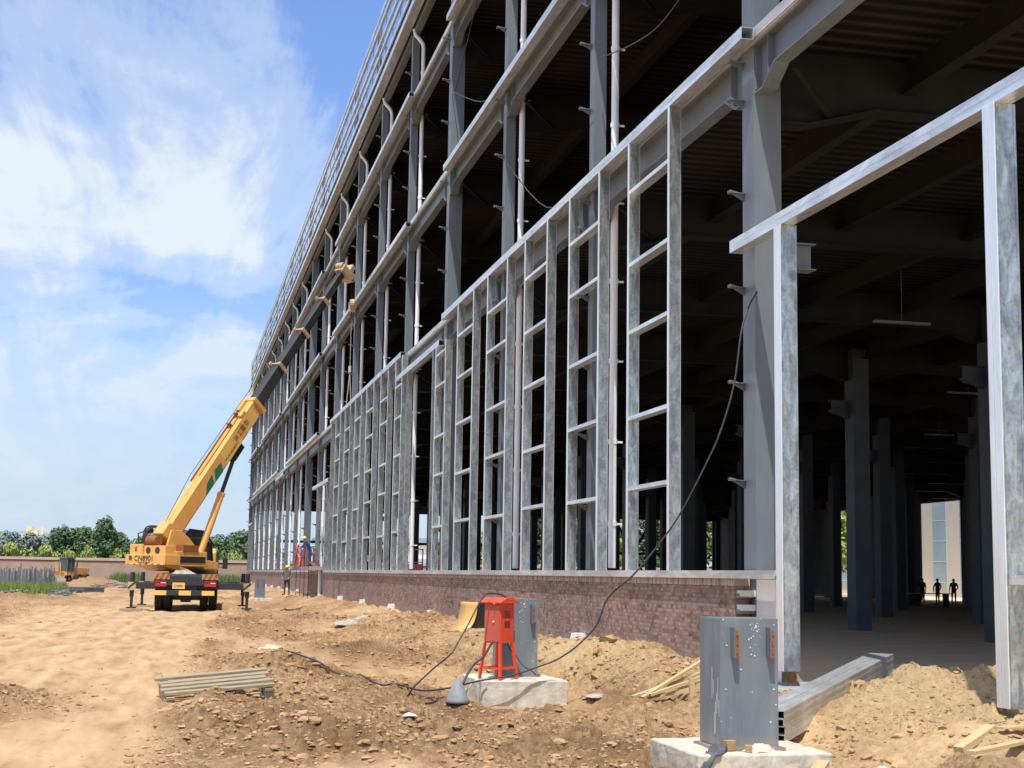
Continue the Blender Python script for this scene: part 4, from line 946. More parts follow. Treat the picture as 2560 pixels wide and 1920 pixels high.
# wheels
def tyre(x0, x1, y, r=.55, par=T):
    m = MB(); m.tube([(x0, y, r), (x0 + .04, y, r), (x1 - .04, y, r), (x1, y, r)], [r * .9, r, r, r * .9], 28)
    o = cp('wheel', m, 'rub'); 
    for k_ in range(14):
        a = k_ / 14 * 6.283; mm_ = MB(); 
    mm_ = MB(); mm_.tube([(x0 - .01, y, r), (x1 + .01, y, r)], r * .5, 16); mm_.build('rim', M['yel' if abs(x0) > 1 else 'blk'], o)
    mm_ = MB(); 
    for k_ in range(30):
        a = k_ / 30 * 6.283; tf = Matrix.Translation((0, y, r)) @ Matrix.Rotation(a, 4, 'X'); mm_.box(x0 + .02, x0 + (x1 - x0) * .45, -.02, .02, r - .005, r + .018, tf); mm_.box(x0 + (x1 - x0) * .55, x1 - .02, .03, .07, r - .005, r + .018, tf)
    mm_.build('tread', M['rub'], o)
for y in (1.3, 2.7):
    for a_, b_ in ((-1.2, -.9), (-.86, -.56), (.56, .86), (.9, 1.2)): tyre(a_, b_, y)
for y in (7.6, 9.2):
    for a_, b_ in ((-1.2, -.88), (.88, 1.2)): tyre(a_, b_, y)
m = MB(); m.box(-.56, .56, 1.2, 1.4, .42, .66); m.tube([(0, 1.3, .52), (0, 1.31, .53)], .2, 12); m.box(-.2, .2, 1.1, 1.5, .34, .7); cp('axle', m, 'blk', bevel=.03)
m = MB(); m.box(-1.2, 1.2, 3.5, 7.0, .7, 1.2); cp('side_lockers', m, 'blk', bevel=.02)
# outriggers
def outrigger(y, xl, xr):
    m = MB(); m.box(xl, xr, y, y + .28, .86, 1.12); cp('outrigger_beam', m, 'blk', bevel=.01)
    for x in (xl, xr):
        m = MB(); m.tube([(x, y + .14, .55), (x, y + .14, 1.5)], .085, 12); m.tube([(x, y + .14, .14), (x, y + .14, .6)], .055, 12); j = cp('jack', m, 'blk')
        mm_ = MB(); mm_.box(x - .15, x + .15, y - .02, y - .005, .8, 1.12); c_ = mm_.build('hazard_plate', M['collar'], j)
        mm_ = MB(); mm_.prism([(x - .15, .84), (x - .15, .92), (x + .08, 1.12), (x + .15, 1.12), (x + .15, 1.08)], y - .03, y - .021, 'y'); mm_.build('stripe', M['blk'], j)
        mm_ = MB(); mm_.tube([(x, y + .14, .1), (x, y + .14, .15)], .2, 14); mm_.build('foot', M['blk'], j)
outrigger(.28, -2.06, 2.4); outrigger(5.9, -1.95, 2.3)
# driver cab
m = MB(); m.prism([(9.7, 1.1), (11.6, 1.1), (11.7, 1.8), (11.5, 2.5), (9.8, 2.62), (9.7, 2.4)], -1.15, 1.1, 'x'); c_ = cp('driver_cab', m, 'yel', bevel=.08)
mm_ = MB(); mm_.box(-.8, .75, 9.66, 9.69, 1.75, 2.35); mm_.build('rear_window', M['glass'], c_)
mm_ = MB(); mm_.prism([(9.9, 1.75), (11.4, 1.75), (11.35, 2.4), (9.95, 2.45)], 1.105, 1.115, 'x'); mm_.build('side_window', M['glass'], c_)
mm_ = MB(); mm_.box(1.11, 1.2, 9.3, 9.75, 1.0, 2.45); mm_.build('air_intake', M['blk'], c_)
m = MB(); m.tube([(1.15, 11.3, 1.8), (1.45, 11.4, 1.75), (1.5, 11.4, 2.0)], .02, 6); m.box(1.38, 1.62, 11.36, 11.44, 1.7, 2.2); cp('mirror', m, 'blk', bevel=.02)
m = MB(); m.tube([(0, 2.3, 1.46), (0, 2.3, 1.62)], .75, 28); cp('slewing_ring', m, 'blk')
# superstructure: own frame, pointing along the boom
ST = Vector((-.07, 2.3, 0)); RZ = rad(-48.7 + 1.8)
TF = Matrix.Translation(ST) @ Matrix.Rotation(RZ, 4, 'Z')
def su(nm, m, mt, par=T, **k):
    m.v = [tuple(TF @ Vector(v)) for v in m.v]; return cp(nm, m, mt, par, **k)
m = MB()
m.prism([(-1.5, 1.62), (1.3, 1.62), (1.3, 1.95), (.6, 2.05), (-.3, 2.9), (-.75, 3.2), (-1.25, 3.2), (-1.45, 2.6)], -.48, -.4, 'x')
m.prism([(-1.5, 1.62), (1.3, 1.62), (1.3, 1.95), (.6, 2.05), (-.3, 2.9), (-.75, 3.2), (-1.25, 3.2), (-1.45, 2.6)], .4, .48, 'x')
m.box(-.48, .48, -1.5, 1.35, 1.62, 1.7); tw = su('turntable_frame', m, 'yel', bevel=.015)
m = MB(); m.box(-1.25, 1.12, -2.1, -1.3, 1.8, 2.2); m.prism([(-2.05, 1.8), (-1.3, 1.8), (-.6, 1.62), (-1.1, 1.55)], -.9, .9, 'x'); cw = su('counterweight', m, 'yel', bevel=.02)
def sub(nm, m, mt, par):
    m.v = [tuple(TF @ Vector(v)) for v in m.v]; return cp(nm, m, mt, par)
m = MB()
for q in range(12): 
    if q % 2 == 0: m.box(-1.1 + q * .183, -1.1 + q * .183 + .12, -2.106, -2.102, 1.81, 1.84)
sub('reflective_tape', m, 'redl', cw)
m = MB()
for q in range(12):
    if q % 2: m.box(-1.1 + q * .183 - .06, -1.1 + q * .183 + .12, -2.106, -2.102, 1.81, 1.84)
sub('reflective_tape', m, 'white', cw)
def stext(body, size, x, y, z, par, sx=1, nm='lettering', mt='blk'):
    p = TF @ Vector((x, y, z)); return text(body, size, M[mt], par, p, (rad(90), 0, RZ), name=nm, sx=sx)
stext('\u9c81', .22, -.92, -2.112, 2.05, cw, 1.2)
stext('CN8901', .3, -.12, -2.112, 2.04, cw, 1.1)
stext('\u6c7d\u8f66\u8d77\u91cd\u673a', .075, -.12, -2.112, 1.875, cw, 2)
m = MB(); m.box(-1.12, -.36, -2.0, -1.5, 2.18, 2.62); bx = su('winch_housing', m, 'yel', bevel=.02)
m = MB()
c0 = Vector((-.74, -2.006, 2.42))
m.add([(c0.x - .07, c0.y, c0.z - .09), (c0.x - .02, c0.y, c0.z - .09), (c0.x + .08, c0.y, c0.z + .1), (c0.x + .03, c0.y, c0.z + .1)], [(0, 1, 2, 3)])
m.add([(c0.x + .03, c0.y, c0.z - .09), (c0.x + .08, c0.y, c0.z - .09), (c0.x - .0, c0.y, c0.z + .03), (c0.x - .04, c0.y, c0.z - .0)], [(0, 1, 2, 3)])
m.add([(c0.x - .1, c0.y, c0.z + .03), (c0.x - .02, c0.y, c0.z + .03), (c0.x - .02, c0.y, c0.z + .06), (c0.x - .1, c0.y, c0.z + .06)], [(0, 1, 2, 3)])
sub('emblem', m, 'blk', bx)
m = MB(); m.box(-.32, .95, -1.95, -1.45, 2.18, 2.56); wh = su('winch_frame', m, 'yel', bevel=.02)
for x in (-.05, .5):
    m = MB(); m.tube([(x, -1.97, 2.37), (x, -1.94, 2.37)], .13, 16); sub('port', m, 'blk', wh)
m = MB(); m.box(.48, .9, -1.3, .3, 1.75, 2.35); su('valve_box', m, 'yel', bevel=.02)
m = MB(); m.box(.5, .93, -1.0, -.2, 2.35, 2.6); su('valve_cover', m, 'rust')
m = MB(); m.tube([(-.95, -1.7, 2.62), (-.95, -1.75, 3.05), (-.7, -1.5, 3.18)], .03, 8); m.tube([(-.75, -1.55, 3.14), (-.5, -1.4, 3.2)], .12, 10); su('work_lamp', m, 'blk')
# operator cab
m = MB(); m.box(-1.35, -.55, .4, 1.9, 1.7, 2.0); oc = su('operator_cab', m, 'yel', bevel=.03)
m = MB(); m.prism([(.45, 2.0), (1.9, 2.0), (1.8, 2.7), (1.5, 3.2), (.6, 3.25), (.45, 3.0)], -1.33, -.57, 'x'); sub('cab_glass', m, 'glass', oc)
for x in (-1.35, -.55):
    m = MB(); m.tube([(x, .43, 2.0), (x, .43, 3.1), (x, .6, 3.28), (x, 1.5, 3.22), (x, 1.82, 2.8), (x, 1.92, 2.0)], .045, 8); sub('cab_frame', m, 'blk', oc)
m = MB(); m.box(-1.35, -.55, .39, .43, 2.7, 2.76); m.box(-.97, -.93, .39, .43, 2.0, 3.2); sub('window_bar', m, 'blk', oc)
# boom
PH = math.atan2(12.6, 9.85); foot = Vector((0, -1.0, 2.98)); bd = Vector((0, math.cos(PH), math.sin(PH))); bn = Vector((0, -math.sin(PH), math.cos(PH)))
BT = Matrix(((1, 0, 0, foot.x), (0, bd.y, bn.y, foot.y), (0, bd.z, bn.z, foot.z), (0, 0, 0, 1)))    # boom frame: x across, y along, z up normal
def bo(nm, m, mt, par=T, **k):
    m.v = [tuple(BT @ Vector(v)) for v in m.v]; return su(nm, m, mt, par, **k)
LB = 16.1
def section(nm, y0, y1, w, h, mt, par=T):
    m = MB(); hw = w / 2; c = .1
    poly = [(-hw, h / 2), (hw, h / 2), (hw, -h / 2 + c), (hw - c, -h / 2), (-hw + c, -h / 2), (-hw, -h / 2 + c)]
    m.prism(poly, y0, y1, 'y'); return bo(nm, m, mt, par, bevel=.02)
b1 = section('boom_base_section', -.25, 7.35, .58, .74, 'yel')
def bsub(nm, m, mt, par): m.v = [tuple(TF @ (BT @ Vector(v))) for v in m.v]; return cp(nm, m, mt, par)
segs = [(7.35, 9.62, .46, .56), (9.62, 11.85, .4, .49), (11.85, 13.95, .34, .43), (13.95, 15.9, .28, .37)]
for a_, b_, w_, h_ in segs:
    o = section('boom_section', a_, b_, w_, h_, 'boomg')
    m = MB(); m.box(-w_ / 2 - .04, w_ / 2 + .025, b_ - .07, b_, -h_ / 2 - .025, h_ / 2 + .03); m.box(-w_ / 2 - .1, -w_ / 2, b_ - .14, b_ + .02, h_ / 2 - .02, h_ / 2 + .12); m.box(w_ / 2, w_ / 2 + .08, b_ - .14, b_ + .02, -h_ / 2, h_ / 2 + .06)
    bsub('collar', m, 'collar', o)
m = MB(); m.box(-.36, .36, 7.2, 7.37, -.41, .42); m.box(-.3, -.12, 6.6, 7.2, .38, .48); m.box(.1, .3, 6.2, 6.5, .38, .5); bsub('collar', m, 'yel', b1)
m = MB(); m.box(-.2, .0, 5.7, 5.76, .37, .56); m.box(-.2, 0, 6.3, 6.36, .37, .56); m.box(-.27, -.23, 2.6, 6.6, .37, .44); m.box(.02, .05, 2.9, 6.4, .37, .41); bsub('hose_guide', m, 'rust', b1)
# green leaf shaped panels and letters on the right flank
m = MB(); x = .2935
m.add([(x, 2.35, -.26), (x, 3.0, -.3), (x, 3.25, .08), (x, 2.75, .02)], [(0, 1, 2, 3)])
m.add([(x, 3.12, -.3), (x, 3.75, -.32), (x, 3.95, .02), (x, 3.45, .1)], [(0, 1, 2, 3)])
bsub('green_marking', m, 'green', b1)
m = MB(); m.add([(.2925, 4.15, -.3), (.2925, 5.5, -.3), (.2925, 5.5, .36), (.2925, 4.15, .36)], [(0, 1, 2, 3)]); m.add([(.2925, 5.95, -.3), (.2925, 6.9, -.3), (.2925, 6.9, .36), (.2925, 5.95, .36)], [(0, 1, 2, 3)]); bsub('pale_band', m, 'yel2', b1)
def btext(body, size, y, z, sx=1):
    o = text(body, size, M['rust'], b1, (0, 0, 0), (0, 0, 0), sx=1)
    fm = TF @ BT @ Matrix(((0, 0, 1, .2965), (1, 0, 0, y), (0, 1, 0, z), (0, 0, 0, 1))) @ Matrix.Diagonal((sx, 1, 1, 1))
    o.data.transform(fm); o.scale = (1, 1, 1); return o
btext('\u5f90\u5de5\u91cd\u578b', .3, 5.75, .05)
btext('\u6c7d\u8f66\u8d77\u91cd\u673a', .1, 4.7, -.12, 2.2)
m = MB()
for q in range(3): m.tube(smooth_path([TF @ Vector((-.35 - q * .07, -1.9, 2.6)), TF @ Vector((-.38 - q * .07, -1.75, 3.15 + q * .06)), TF @ Vector((-.36 - q * .05, -1.1, 3.35)), TF @ Vector((-.33, -.5, 3.2))]), .028, 6)
cp('hydraulic_hose', m, 'blk')
m = MB(); m.tube([TF @ Vector((-.3, -1.75, 2.75)), TF @ Vector((.3, -1.75, 2.75))], .2, 16); cp('winch_drum', m, 'rust')
m = MB(); m.box(.485, .5, -.6, .5, 1.78, 2.2); m.box(.905, .915, -1.2, .2, 1.9, 2.15); su('recess_shade_plate', m, 'blk')  # thin black plates stand in for the shade of recesses
for y in (1.3, 2.7, 7.6, 9.2):
    for sg in (-1, 1):
        m = MB(); m.prism([(y - .66, 1.0), (y - .5, 1.16), (y + .5, 1.16), (y + .66, 1.0), (y + .64, .98), (y + .48, 1.13), (y - .48, 1.13), (y - .64, .98)], sg * 1.22 - .16, sg * 1.22 + .02, 'x'); cp('mudguard', m, 'blk')
for q in range(4):
    m = MB(); m.box(-1.24, -1.2, 4.2, 4.7, .45 + q * .25, .48 + q * .25); cp('ladder_rung', m, 'galvs')
m = MB(); m.box(.6, 1.15, 4.4, 5.6, 1.46, 1.85); m.box(-1.15, -.7, 4.6, 5.7, 1.46, 1.75); cp('tool_chest', m, 'yel', bevel=.03)
# luffing cylinder
pL = Vector((0, .55, 1.85)); pU = BT @ Vector((0, 4.9, -.55))
mid = pL + (pU - pL) * .62
m = MB(); m.tube([pL, mid], .15, 14); m.tube([mid, mid + (pU - pL).normalized() * .12], .17, 14); su('luffing_cylinder', m, 'yel')
m = MB(); m.tube([mid, pU], .085, 12); cr_ = su('cylinder_rod', m, 'boomg')
m = MB(); m.box(-.2, .2, 4.6, 5.4, -.62, -.36); bo('cylinder_bracket', m, 'blk')
m = MB(); m.box(-.3, .3, -.3, .3, -.28, .5); m.tube([(-.42, 0, 0), (.42, 0, 0)], .13, 12); bo('boom_pivot', m, 'yel', bevel=.02)
m = MB(); m.tube([Vector((.3, -1.2, 2.5)), Vector((.3, .2, 1.75))], .09, 10); m.box(-.3, .3, .2, 1.0, 1.62, 1.95); su('support_strut', m, 'yel')
# boom head, rope, hook, slings
m = MB(); m.box(-.26, .26, 15.8, 16.15, -.5, .3); m.box(-.2, .2, 15.9, 16.6, -.35, -.1); m.tube([(-.2, 16.1, -.5), (.2, 16.1, -.5)], .22, 14); m.tube([(-.2, 16.05, .3), (.2, 16.05, .3)], .16, 14); bo('boom_head', m, 'collar', bevel=.02)
m = MB(); m.tube([BT @ Vector((0, 2.6, .75)), BT @ Vector((-.05, 8, .62)), BT @ Vector((0, 16.0, .42))], .014, 5); m.tube([Vector((0, -1.75, 2.6)), BT @ Vector((0, 2.6, .75))], .014, 5); su('hoist_rope', m, 'cable')
tip = TF @ (BT @ Vector((0, 16.15, -.7)))
hx, hy = tip.x, tip.y
def hz(z): return z
m = MB()
for q in (-.06, .06): m.tube([(hx + q, hy, tip.z), (hx + q * .6, hy, 14.3)], .012, 5)
cp('hook_rope', m, 'cable')
m = MB(); m.tube([(hx - .1, hy, 14.15), (hx + .1, hy, 14.15)], .24, 16); m.box(-.16 + hx, .16 + hx, hy - .1, hy + .1, 13.75, 14.2); hb = cp('hook_block', m, 'collar', bevel=.02)
m = MB(); m.tube(smooth_path([(hx, hy, 13.8), (hx, hy, 13.5), (hx + .1, hy, 13.35), (hx + .02, hy, 13.25), (hx - .1, hy, 13.35)]), .035, 6); m.build('hook', M['blk'], hb)
m = MB(); m.tube([(hx, hy, 13.3), (hx, hy, 11.2)], .012, 5); m.tube([(hx, hy, 11.2), (hx, hy, 10.9)], .07, 8); m.tube([(hx, hy, 10.9), (hx - .12, hy, 9.35)], .018, 5); m.tube([(hx, hy, 10.9), (hx + .1, hy, 9.3)], .018, 5); cp('lifting_sling', m, 'cloth')
# pads and sacks
for x, y, lab in ((-1.75, 60.3, 'timber pad under the left rear outrigger jack of the crane'), (2.85, 60.5, 'timber pad under the right rear outrigger jack of the crane'), (-1.4, 66.2, 'timber pad under the left front outrigger jack of the crane')):
    mb = MB(); mb.box(-.42, .42, -.4, .4, -.12, .1); o = mb.build('outrigger_pad', M['wood'], bevel=.01); o.location = (x + .12, y + .1, 0); tag(o, lab, 'outrigger pad', 'outrigger pads')
cloth_heap('sack', 'cream sacks piled on the rear deck of the crane', 'sack', (.3, 60.55, 1.44), .55, .28, .2, M['dirtw'], 31, 24)

# ------------------------------------------------------------------ people
def person(loc, rz, label, top, legs, pose=None, helmet=None, vest=None, hair=True):
    J = dict(pel=(0, 0, .93), sp=(0, .01, 1.15), ch=(0, .0, 1.36), nk=(0, .0, 1.49), hd=(0, .02, 1.6), cr=(0, .01, 1.71),
             shL=(-.19, 0, 1.41), elL=(-.25, -.01, 1.14), wrL=(-.26, .06, .9), shR=(.19, 0, 1.41), elR=(.25, -.01, 1.14), wrR=(.26, .06, .9),
             hiL=(-.1, 0, .88), knL=(-.11, .02, .48), anL=(-.12, 0, .08), toL=(-.13, .19, .035), hiR=(.1, 0, .88), knR=(.11, .02, .48), anR=(.12, 0, .08), toR=(.13, .19, .035))
    if pose: J.update(pose)
    J = {k: Vector(v) for k, v in J.items()}
    rr = dict(pel=.14, sp=.125, ch=.15, nk=.055, hd=.085, cr=.07, shL=.062, elL=.045, wrL=.03, shR=.062, elR=.045, wrR=.03, hiL=.09, knL=.06, anL=.042, toL=.035, hiR=.09, knR=.06, anR=.042, toR=.035)
    reg = dict(pel='l', sp='t', ch='t', nk='s', hd='s', cr='s', shL='t', elL='t', wrL='s', shR='t', elR='t', wrR='s', hiL='l', knL='l', anL='l', toL='b', hiR='l', knR='l', anR='l', toR='b')
    E_ = [('pel', 'sp'), ('sp', 'ch'), ('ch', 'nk'), ('nk', 'hd'), ('hd', 'cr'), ('ch', 'shL'), ('shL', 'elL'), ('elL', 'wrL'), ('ch', 'shR'), ('shR', 'elR'), ('elR', 'wrR'), ('pel', 'hiL'), ('hiL', 'knL'), ('knL', 'anL'), ('anL', 'toL'), ('pel', 'hiR'), ('hiR', 'knR'), ('knR', 'anR'), ('anR', 'toR')]
    for s in 'LR':                                   # palm, four fingers and a thumb
        d = (J['wr' + s] - J['el' + s]).normalized(); side = Vector((1 if s == 'L' else -1, 0, 0)); fw = d.cross(side).normalized()
        J['pm' + s] = J['wr' + s] + d * .075; rr['pm' + s] = .03; reg['pm' + s] = 's'; E_.append(('wr' + s, 'pm' + s))
        for q in range(4):
            a = 'f%d%s' % (q, s); o_ = fw * (q - 1.5) * .019; ln = (.06, .07, .075, .06)[q]
            J[a] = J['pm' + s] + o_ + d * .025; J[a + 'x'] = J[a] + d * ln * .8 + side * .022
            rr[a] = .0095; rr[a + 'x'] = .008; reg[a] = reg[a + 'x'] = 's'; E_ += [('pm' + s, a), (a, a + 'x')]
        J['th' + s] = J['wr' + s] + d * .04 + fw * .042 + side * .01; rr['th' + s] = .01; reg['th' + s] = 's'
        J['tx' + s] = J['th' + s] + d * .04 + fw * .012 + side * .012; rr['tx' + s] = .009; reg['tx' + s] = 's'; E_ += [('wr' + s, 'th' + s), ('th' + s, 'tx' + s)]
    names = list(J); idx = {k: i for i, k in enumerate(names)}
    me = D.meshes.new('person'); me.from_pydata([J[k] for k in names], [(idx[a], idx[b]) for a, b in E_], []); me.update()
    o = D.objects.new('person', me); COL.objects.link(o)
    sk = o.modifiers.new('skin', 'SKIN'); sb_ = o.modifiers.new('sub', 'SUBSURF'); sb_.levels = sb_.render_levels = 2
    sv = me.skin_vertices[0].data
    for i, k in enumerate(names):
        r_ = rr[k]; sv[i].radius = (r_ * (1.15 if k in ('ch', 'pel', 'sp') else 1), r_ * (.8 if k in ('ch', 'pel', 'sp') else 1)); sv[i].use_root = (k == 'pel')
    bpy.context.view_layer.update()
    me2 = D.meshes.new_from_object(o.evaluated_get(bpy.context.evaluated_depsgraph_get()))
    D.objects.remove(o)
    mats = [M[top], M[legs], M['skin'], M['dark']]; me2.materials.clear()
    for q in mats: me2.materials.append(q)
    ei = [(J[a], J[b], reg[b] if reg[b] != 't' or reg[a] != 's' else 't') for a, b in E_]
    for p in me2.polygons:
        c = p.center; best = 9; bm_ = 't'
        for a, b, g_ in ei:
            ab = b - a; t_ = max(0, min(1, (c - a).dot(ab) / max(ab.length_squared, 1e-9))); dd = (c - a - ab * t_).length
            if dd < best:
                best = dd; bm_ = g_
                if g_ == 's' and t_ < .82 and (b - a).length > .18: bm_ = 't'
        p.material_index = {'t': 0, 'l': 1, 's': 2, 'b': 3}[bm_]
        p.use_smooth = True
    me2.name = 'person'; o = D.objects.new('person', me2); COL.objects.link(o); o.location = loc; o.rotation_euler = (0, 0, rz); tag(o, label, 'person')
    h = J['hd']; 
    f_ = MB(); f_.ico(h + Vector((0, .095, -.005)), .02, 0, 1.2); f_.build('nose', M['skin'], o)
    for s in (-1, 1):
        f_ = MB(); f_.ico(h + Vector((s * .034, .083, .03)), .012, 0, .8); f_.build('eye', M['dark'], o)
        f_ = MB(); f_.ico(h + Vector((s * .09, .0, .0)), .028, 0, 1.2); f_.build('ear', M['skin'], o)
    f_ = MB(); f_.ico(h + Vector((0, .083, -.045)), .018, 0, .4); f_.build('mouth', M['dred'], o)
    cap = MB(); n_ = 14; vs = []
    top_ = h + Vector((0, -.005, .03)); R_ = .115 if helmet else .1
    for j in range(6):
        a = j / 5 * math.pi / 2
        for i in range(n_):
            b = i / n_ * 6.283; vs.append(top_ + Vector((math.cos(b) * math.cos(a) * R_, math.sin(b) * math.cos(a) * R_ * 1.12, math.sin(a) * R_ * 1.15)))
    cap.add(vs, [(j * n_ + i, j * n_ + (i + 1) % n_, (j + 1) * n_ + (i + 1) % n_, (j + 1) * n_ + i) for j in range(5) for i in range(n_)])
    if helmet: cap.tube([top_ + Vector((0, .02, -.005)), top_ + Vector((0, .02, .008))], R_ * 1.22, 16)
    cap.build('helmet' if helmet else 'hair', M[helmet or 'dark'], o, smooth=True)
    if vest:
        v_ = MB(); vs = []
        for j, (z_, a_, b_) in enumerate(((-.05, .2, .155), (.12, .19, .15), (.3, .2, .15), (.44, .18, .13))):
            c_ = J['pel'].lerp(J['ch'], min(1, z_ / .43 + .1)); 
            for i in range(16): b = i / 16 * 6.283; vs.append(Vector((c_.x + math.cos(b) * a_, c_.y + math.sin(b) * b_, J['pel'].z + z_)))
        v_.add(vs, [(j * 16 + i, j * 16 + (i + 1) % 16, (j + 1) * 16 + (i + 1) % 16, (j + 1) * 16 + i) for j in range(3) for i in range(16)]); v_.build('vest', M[vest], o, smooth=True)
    return o
person((6.4, 88, .25), rad(150), 'person in yellow helmet, grey vest and black trousers standing below the brick wall', 'vest', 'dark', helmet='helm', vest='vest',
       pose=dict(elL=(-.33, .02, 1.16), wrL=(-.2, .16, 1.0), elR=(.33, .0, 1.16), wrR=(.24, .14, .98), knL=(-.14, .03, .48), anL=(-.16, 0, .08), toL=(-.2, .18, .035), anR=(.15, .0, .08), toR=(.2, .18, .035)))
person((7.28, 83.2, 1.93), rad(95), 'person in blue workwear and yellow helmet bending over on the ledge of the wall', 'navy', 'navy', helmet='helm',
       pose=dict(sp=(0, .1, 1.13), ch=(0, .22, 1.3), nk=(0, .3, 1.41), hd=(0, .36, 1.5), cr=(0, .38, 1.6), shL=(-.19, .24, 1.33), elL=(-.24, .4, 1.12), wrL=(-.2, .58, 1.02), shR=(.19, .24, 1.33), elR=(.24, .4, 1.12), wrR=(.2, .58, 1.02)))
person((8.15, 63, .9), rad(200), 'person in pale blue shirt and jeans standing behind the galvanised posts', 'paleblue', 'navy', helmet='white',
       pose=dict(elR=(.3, .15, 1.2), wrR=(.22, .33, 1.3)))
for x, y, rz_, ps, lb in ((48.3, 90.5, 0, dict(elL=(-.3, .1, 1.18), wrL=(-.15, .25, 1.1)), 'dark silhouette of a person, leftmost of three inside the building'),
                      (49.3, 90.3, rad(20), dict(elL=(-.36, .02, 1.2), wrL=(-.3, .1, .98), elR=(.36, .02, 1.2), wrR=(.3, .1, .98)), 'dark silhouette of a broad standing person, middle of three inside the building'),
                      (50.3, 90.0, rad(-15), dict(elR=(.3, .05, 1.16), wrR=(.2, .15, 1.0)), 'dark silhouette of a person, rightmost of three inside the building')):
    person((x, y, .12), rz_, lb, 'dark', 'dark', pose=ps)
t = thing('work_table', 'long low pale topped workbench in front of the three silhouetted persons', 'table', (48.6, 91.8, .0))
m = MB(); m.box(-2.3, 2.3, -.4, .4, .82, .88); m.build('table_top', M['panel'], t)
for x in (-2.1, 0, 2.1):
    m = MB(); m.box(x - .05, x + .05, -.35, .35, 0, .82); m.build('trestle', M['paint_in'], t)

# ledge with railing and a red lift behind the wall
t = thing('work_platform', 'narrow work platform with thin steel railing above the brick wall', 'platform', (7.3, 80, 0))
m = MB(); m.box(-.35, .38, 0, 8.6, 1.72, 1.92); m.build('deck', M['wallbrick'], t)
for y in (0.2, 2.9, 5.6, 8.4):
    m = MB(); m.box(-.36, -.33, y, y + .03, .2, 3.0); m.build('post', M['paint_in'], t)
for z in (2.4, 2.95):
    m = MB(); m.box(-.37, -.35, .2, 8.43, z, z + .03); m.build('rail', M['paint_in'], t)
def lift(loc, label, s=1):
    t = thing('scissor_lift', label, 'lift', loc, rad(10), )
    m = MB(); m.box(-.6, .6, -1.1, 1.1, .25, .6); m.build('base', M['dred'], t, bevel=.02)
    for x in (-.5, .5):
        for y in (-.8, .8):
            m = MB(); m.tube([(x - .08, y, .2), (x + .08, y, .2)], .2, 14); m.build('wheel', M['rub'], t)
    for x in (-.45, .45):
        for k_ in range(2):
            z0 = .6 + k_ * .45; m = MB(); m.bar((x, -.9, z0), (x, .9, z0 + .45), .06, .09); m.build('scissor_arm', M['dred'], t)
            m = MB(); m.bar((x + .05, .9, z0), (x + .05, -.9, z0 + .45), .06, .09); m.build('scissor_arm', M['dred'], t)
    m = MB(); m.box(-.6, .6, -1.1, 1.1, 1.5, 1.58); m.build('cage_floor', M['dred'], t)
    for x in (-.58, .58):
        for y in (-1.08, 0, 1.08):
            m = MB(); m.box(x - .02, x + .02, y - .02, y + .02, 1.58, 2.6); m.build('cage_post', M['dred'], t)
        m = MB(); m.box(x - .02, x + .02, -1.1, 1.1, 2.56, 2.6); m.box(x - .02, x + .02, -1.1, 1.1, 2.05, 2.09); m.box(x - .01, x + .01, -1.1, 1.1, 1.6, 2.0); m.build('cage_rail', M['dred'], t)
    return t
lift((10.0, 60, 0), 'dark red scissor lift standing inside behind the second run of brick wall')
t = thing('lift_basket', 'red wire sided lift basket standing on the ledge behind the person in blue workwear', 'basket', (7.3, 86.4, 1.93), rad(4))
m = MB(); m.box(-.38, .34, -1.7, 1.7, 0, .06); m.build('floor', M['dred'], t)
for x in (-.38, .32):
    for y in (-1.68, -.56, .56, 1.66):
        m = MB(); m.box(x, x + .05, y, y + .05, .06, 1.15); m.build('post', M['dred'], t)
    m = MB(); m.box(x + .01, x + .04, -1.7, 1.7, 1.1, 1.16); m.box(x + .01, x + .04, -1.7, 1.7, .6, .64); m.build('rail', M['dred'], t)
    m = MB(); m.box(x + .015, x + .03, -1.6, -.6, .08, .95 if x < 0 else 1.05); m.box(x + .015, x + .03, .5, 1.2, .08, .7); m.build('side_panel', M['dred'], t)
m = MB(); m.bar((-.4, -.5, .05), (-.4, 1.2, 1.3), .06, .06); m.bar((-.4, 1.5, .05), (-.4, .2, 1.25), .06, .06); m.build('brace', M['dred'], t)
m = MB(); m.bar((7.35, 80.4, 1.95), (7.2, 92, 2.9), .12, .08); m.bar((7.4, 82, 2.7), (7.3, 95, 1.95), .1, .08); o = m.build('steel_offcut', M['galv']); tag(o, 'pale steel lengths leaning crosswise over the platform railing', 'steel lengths')

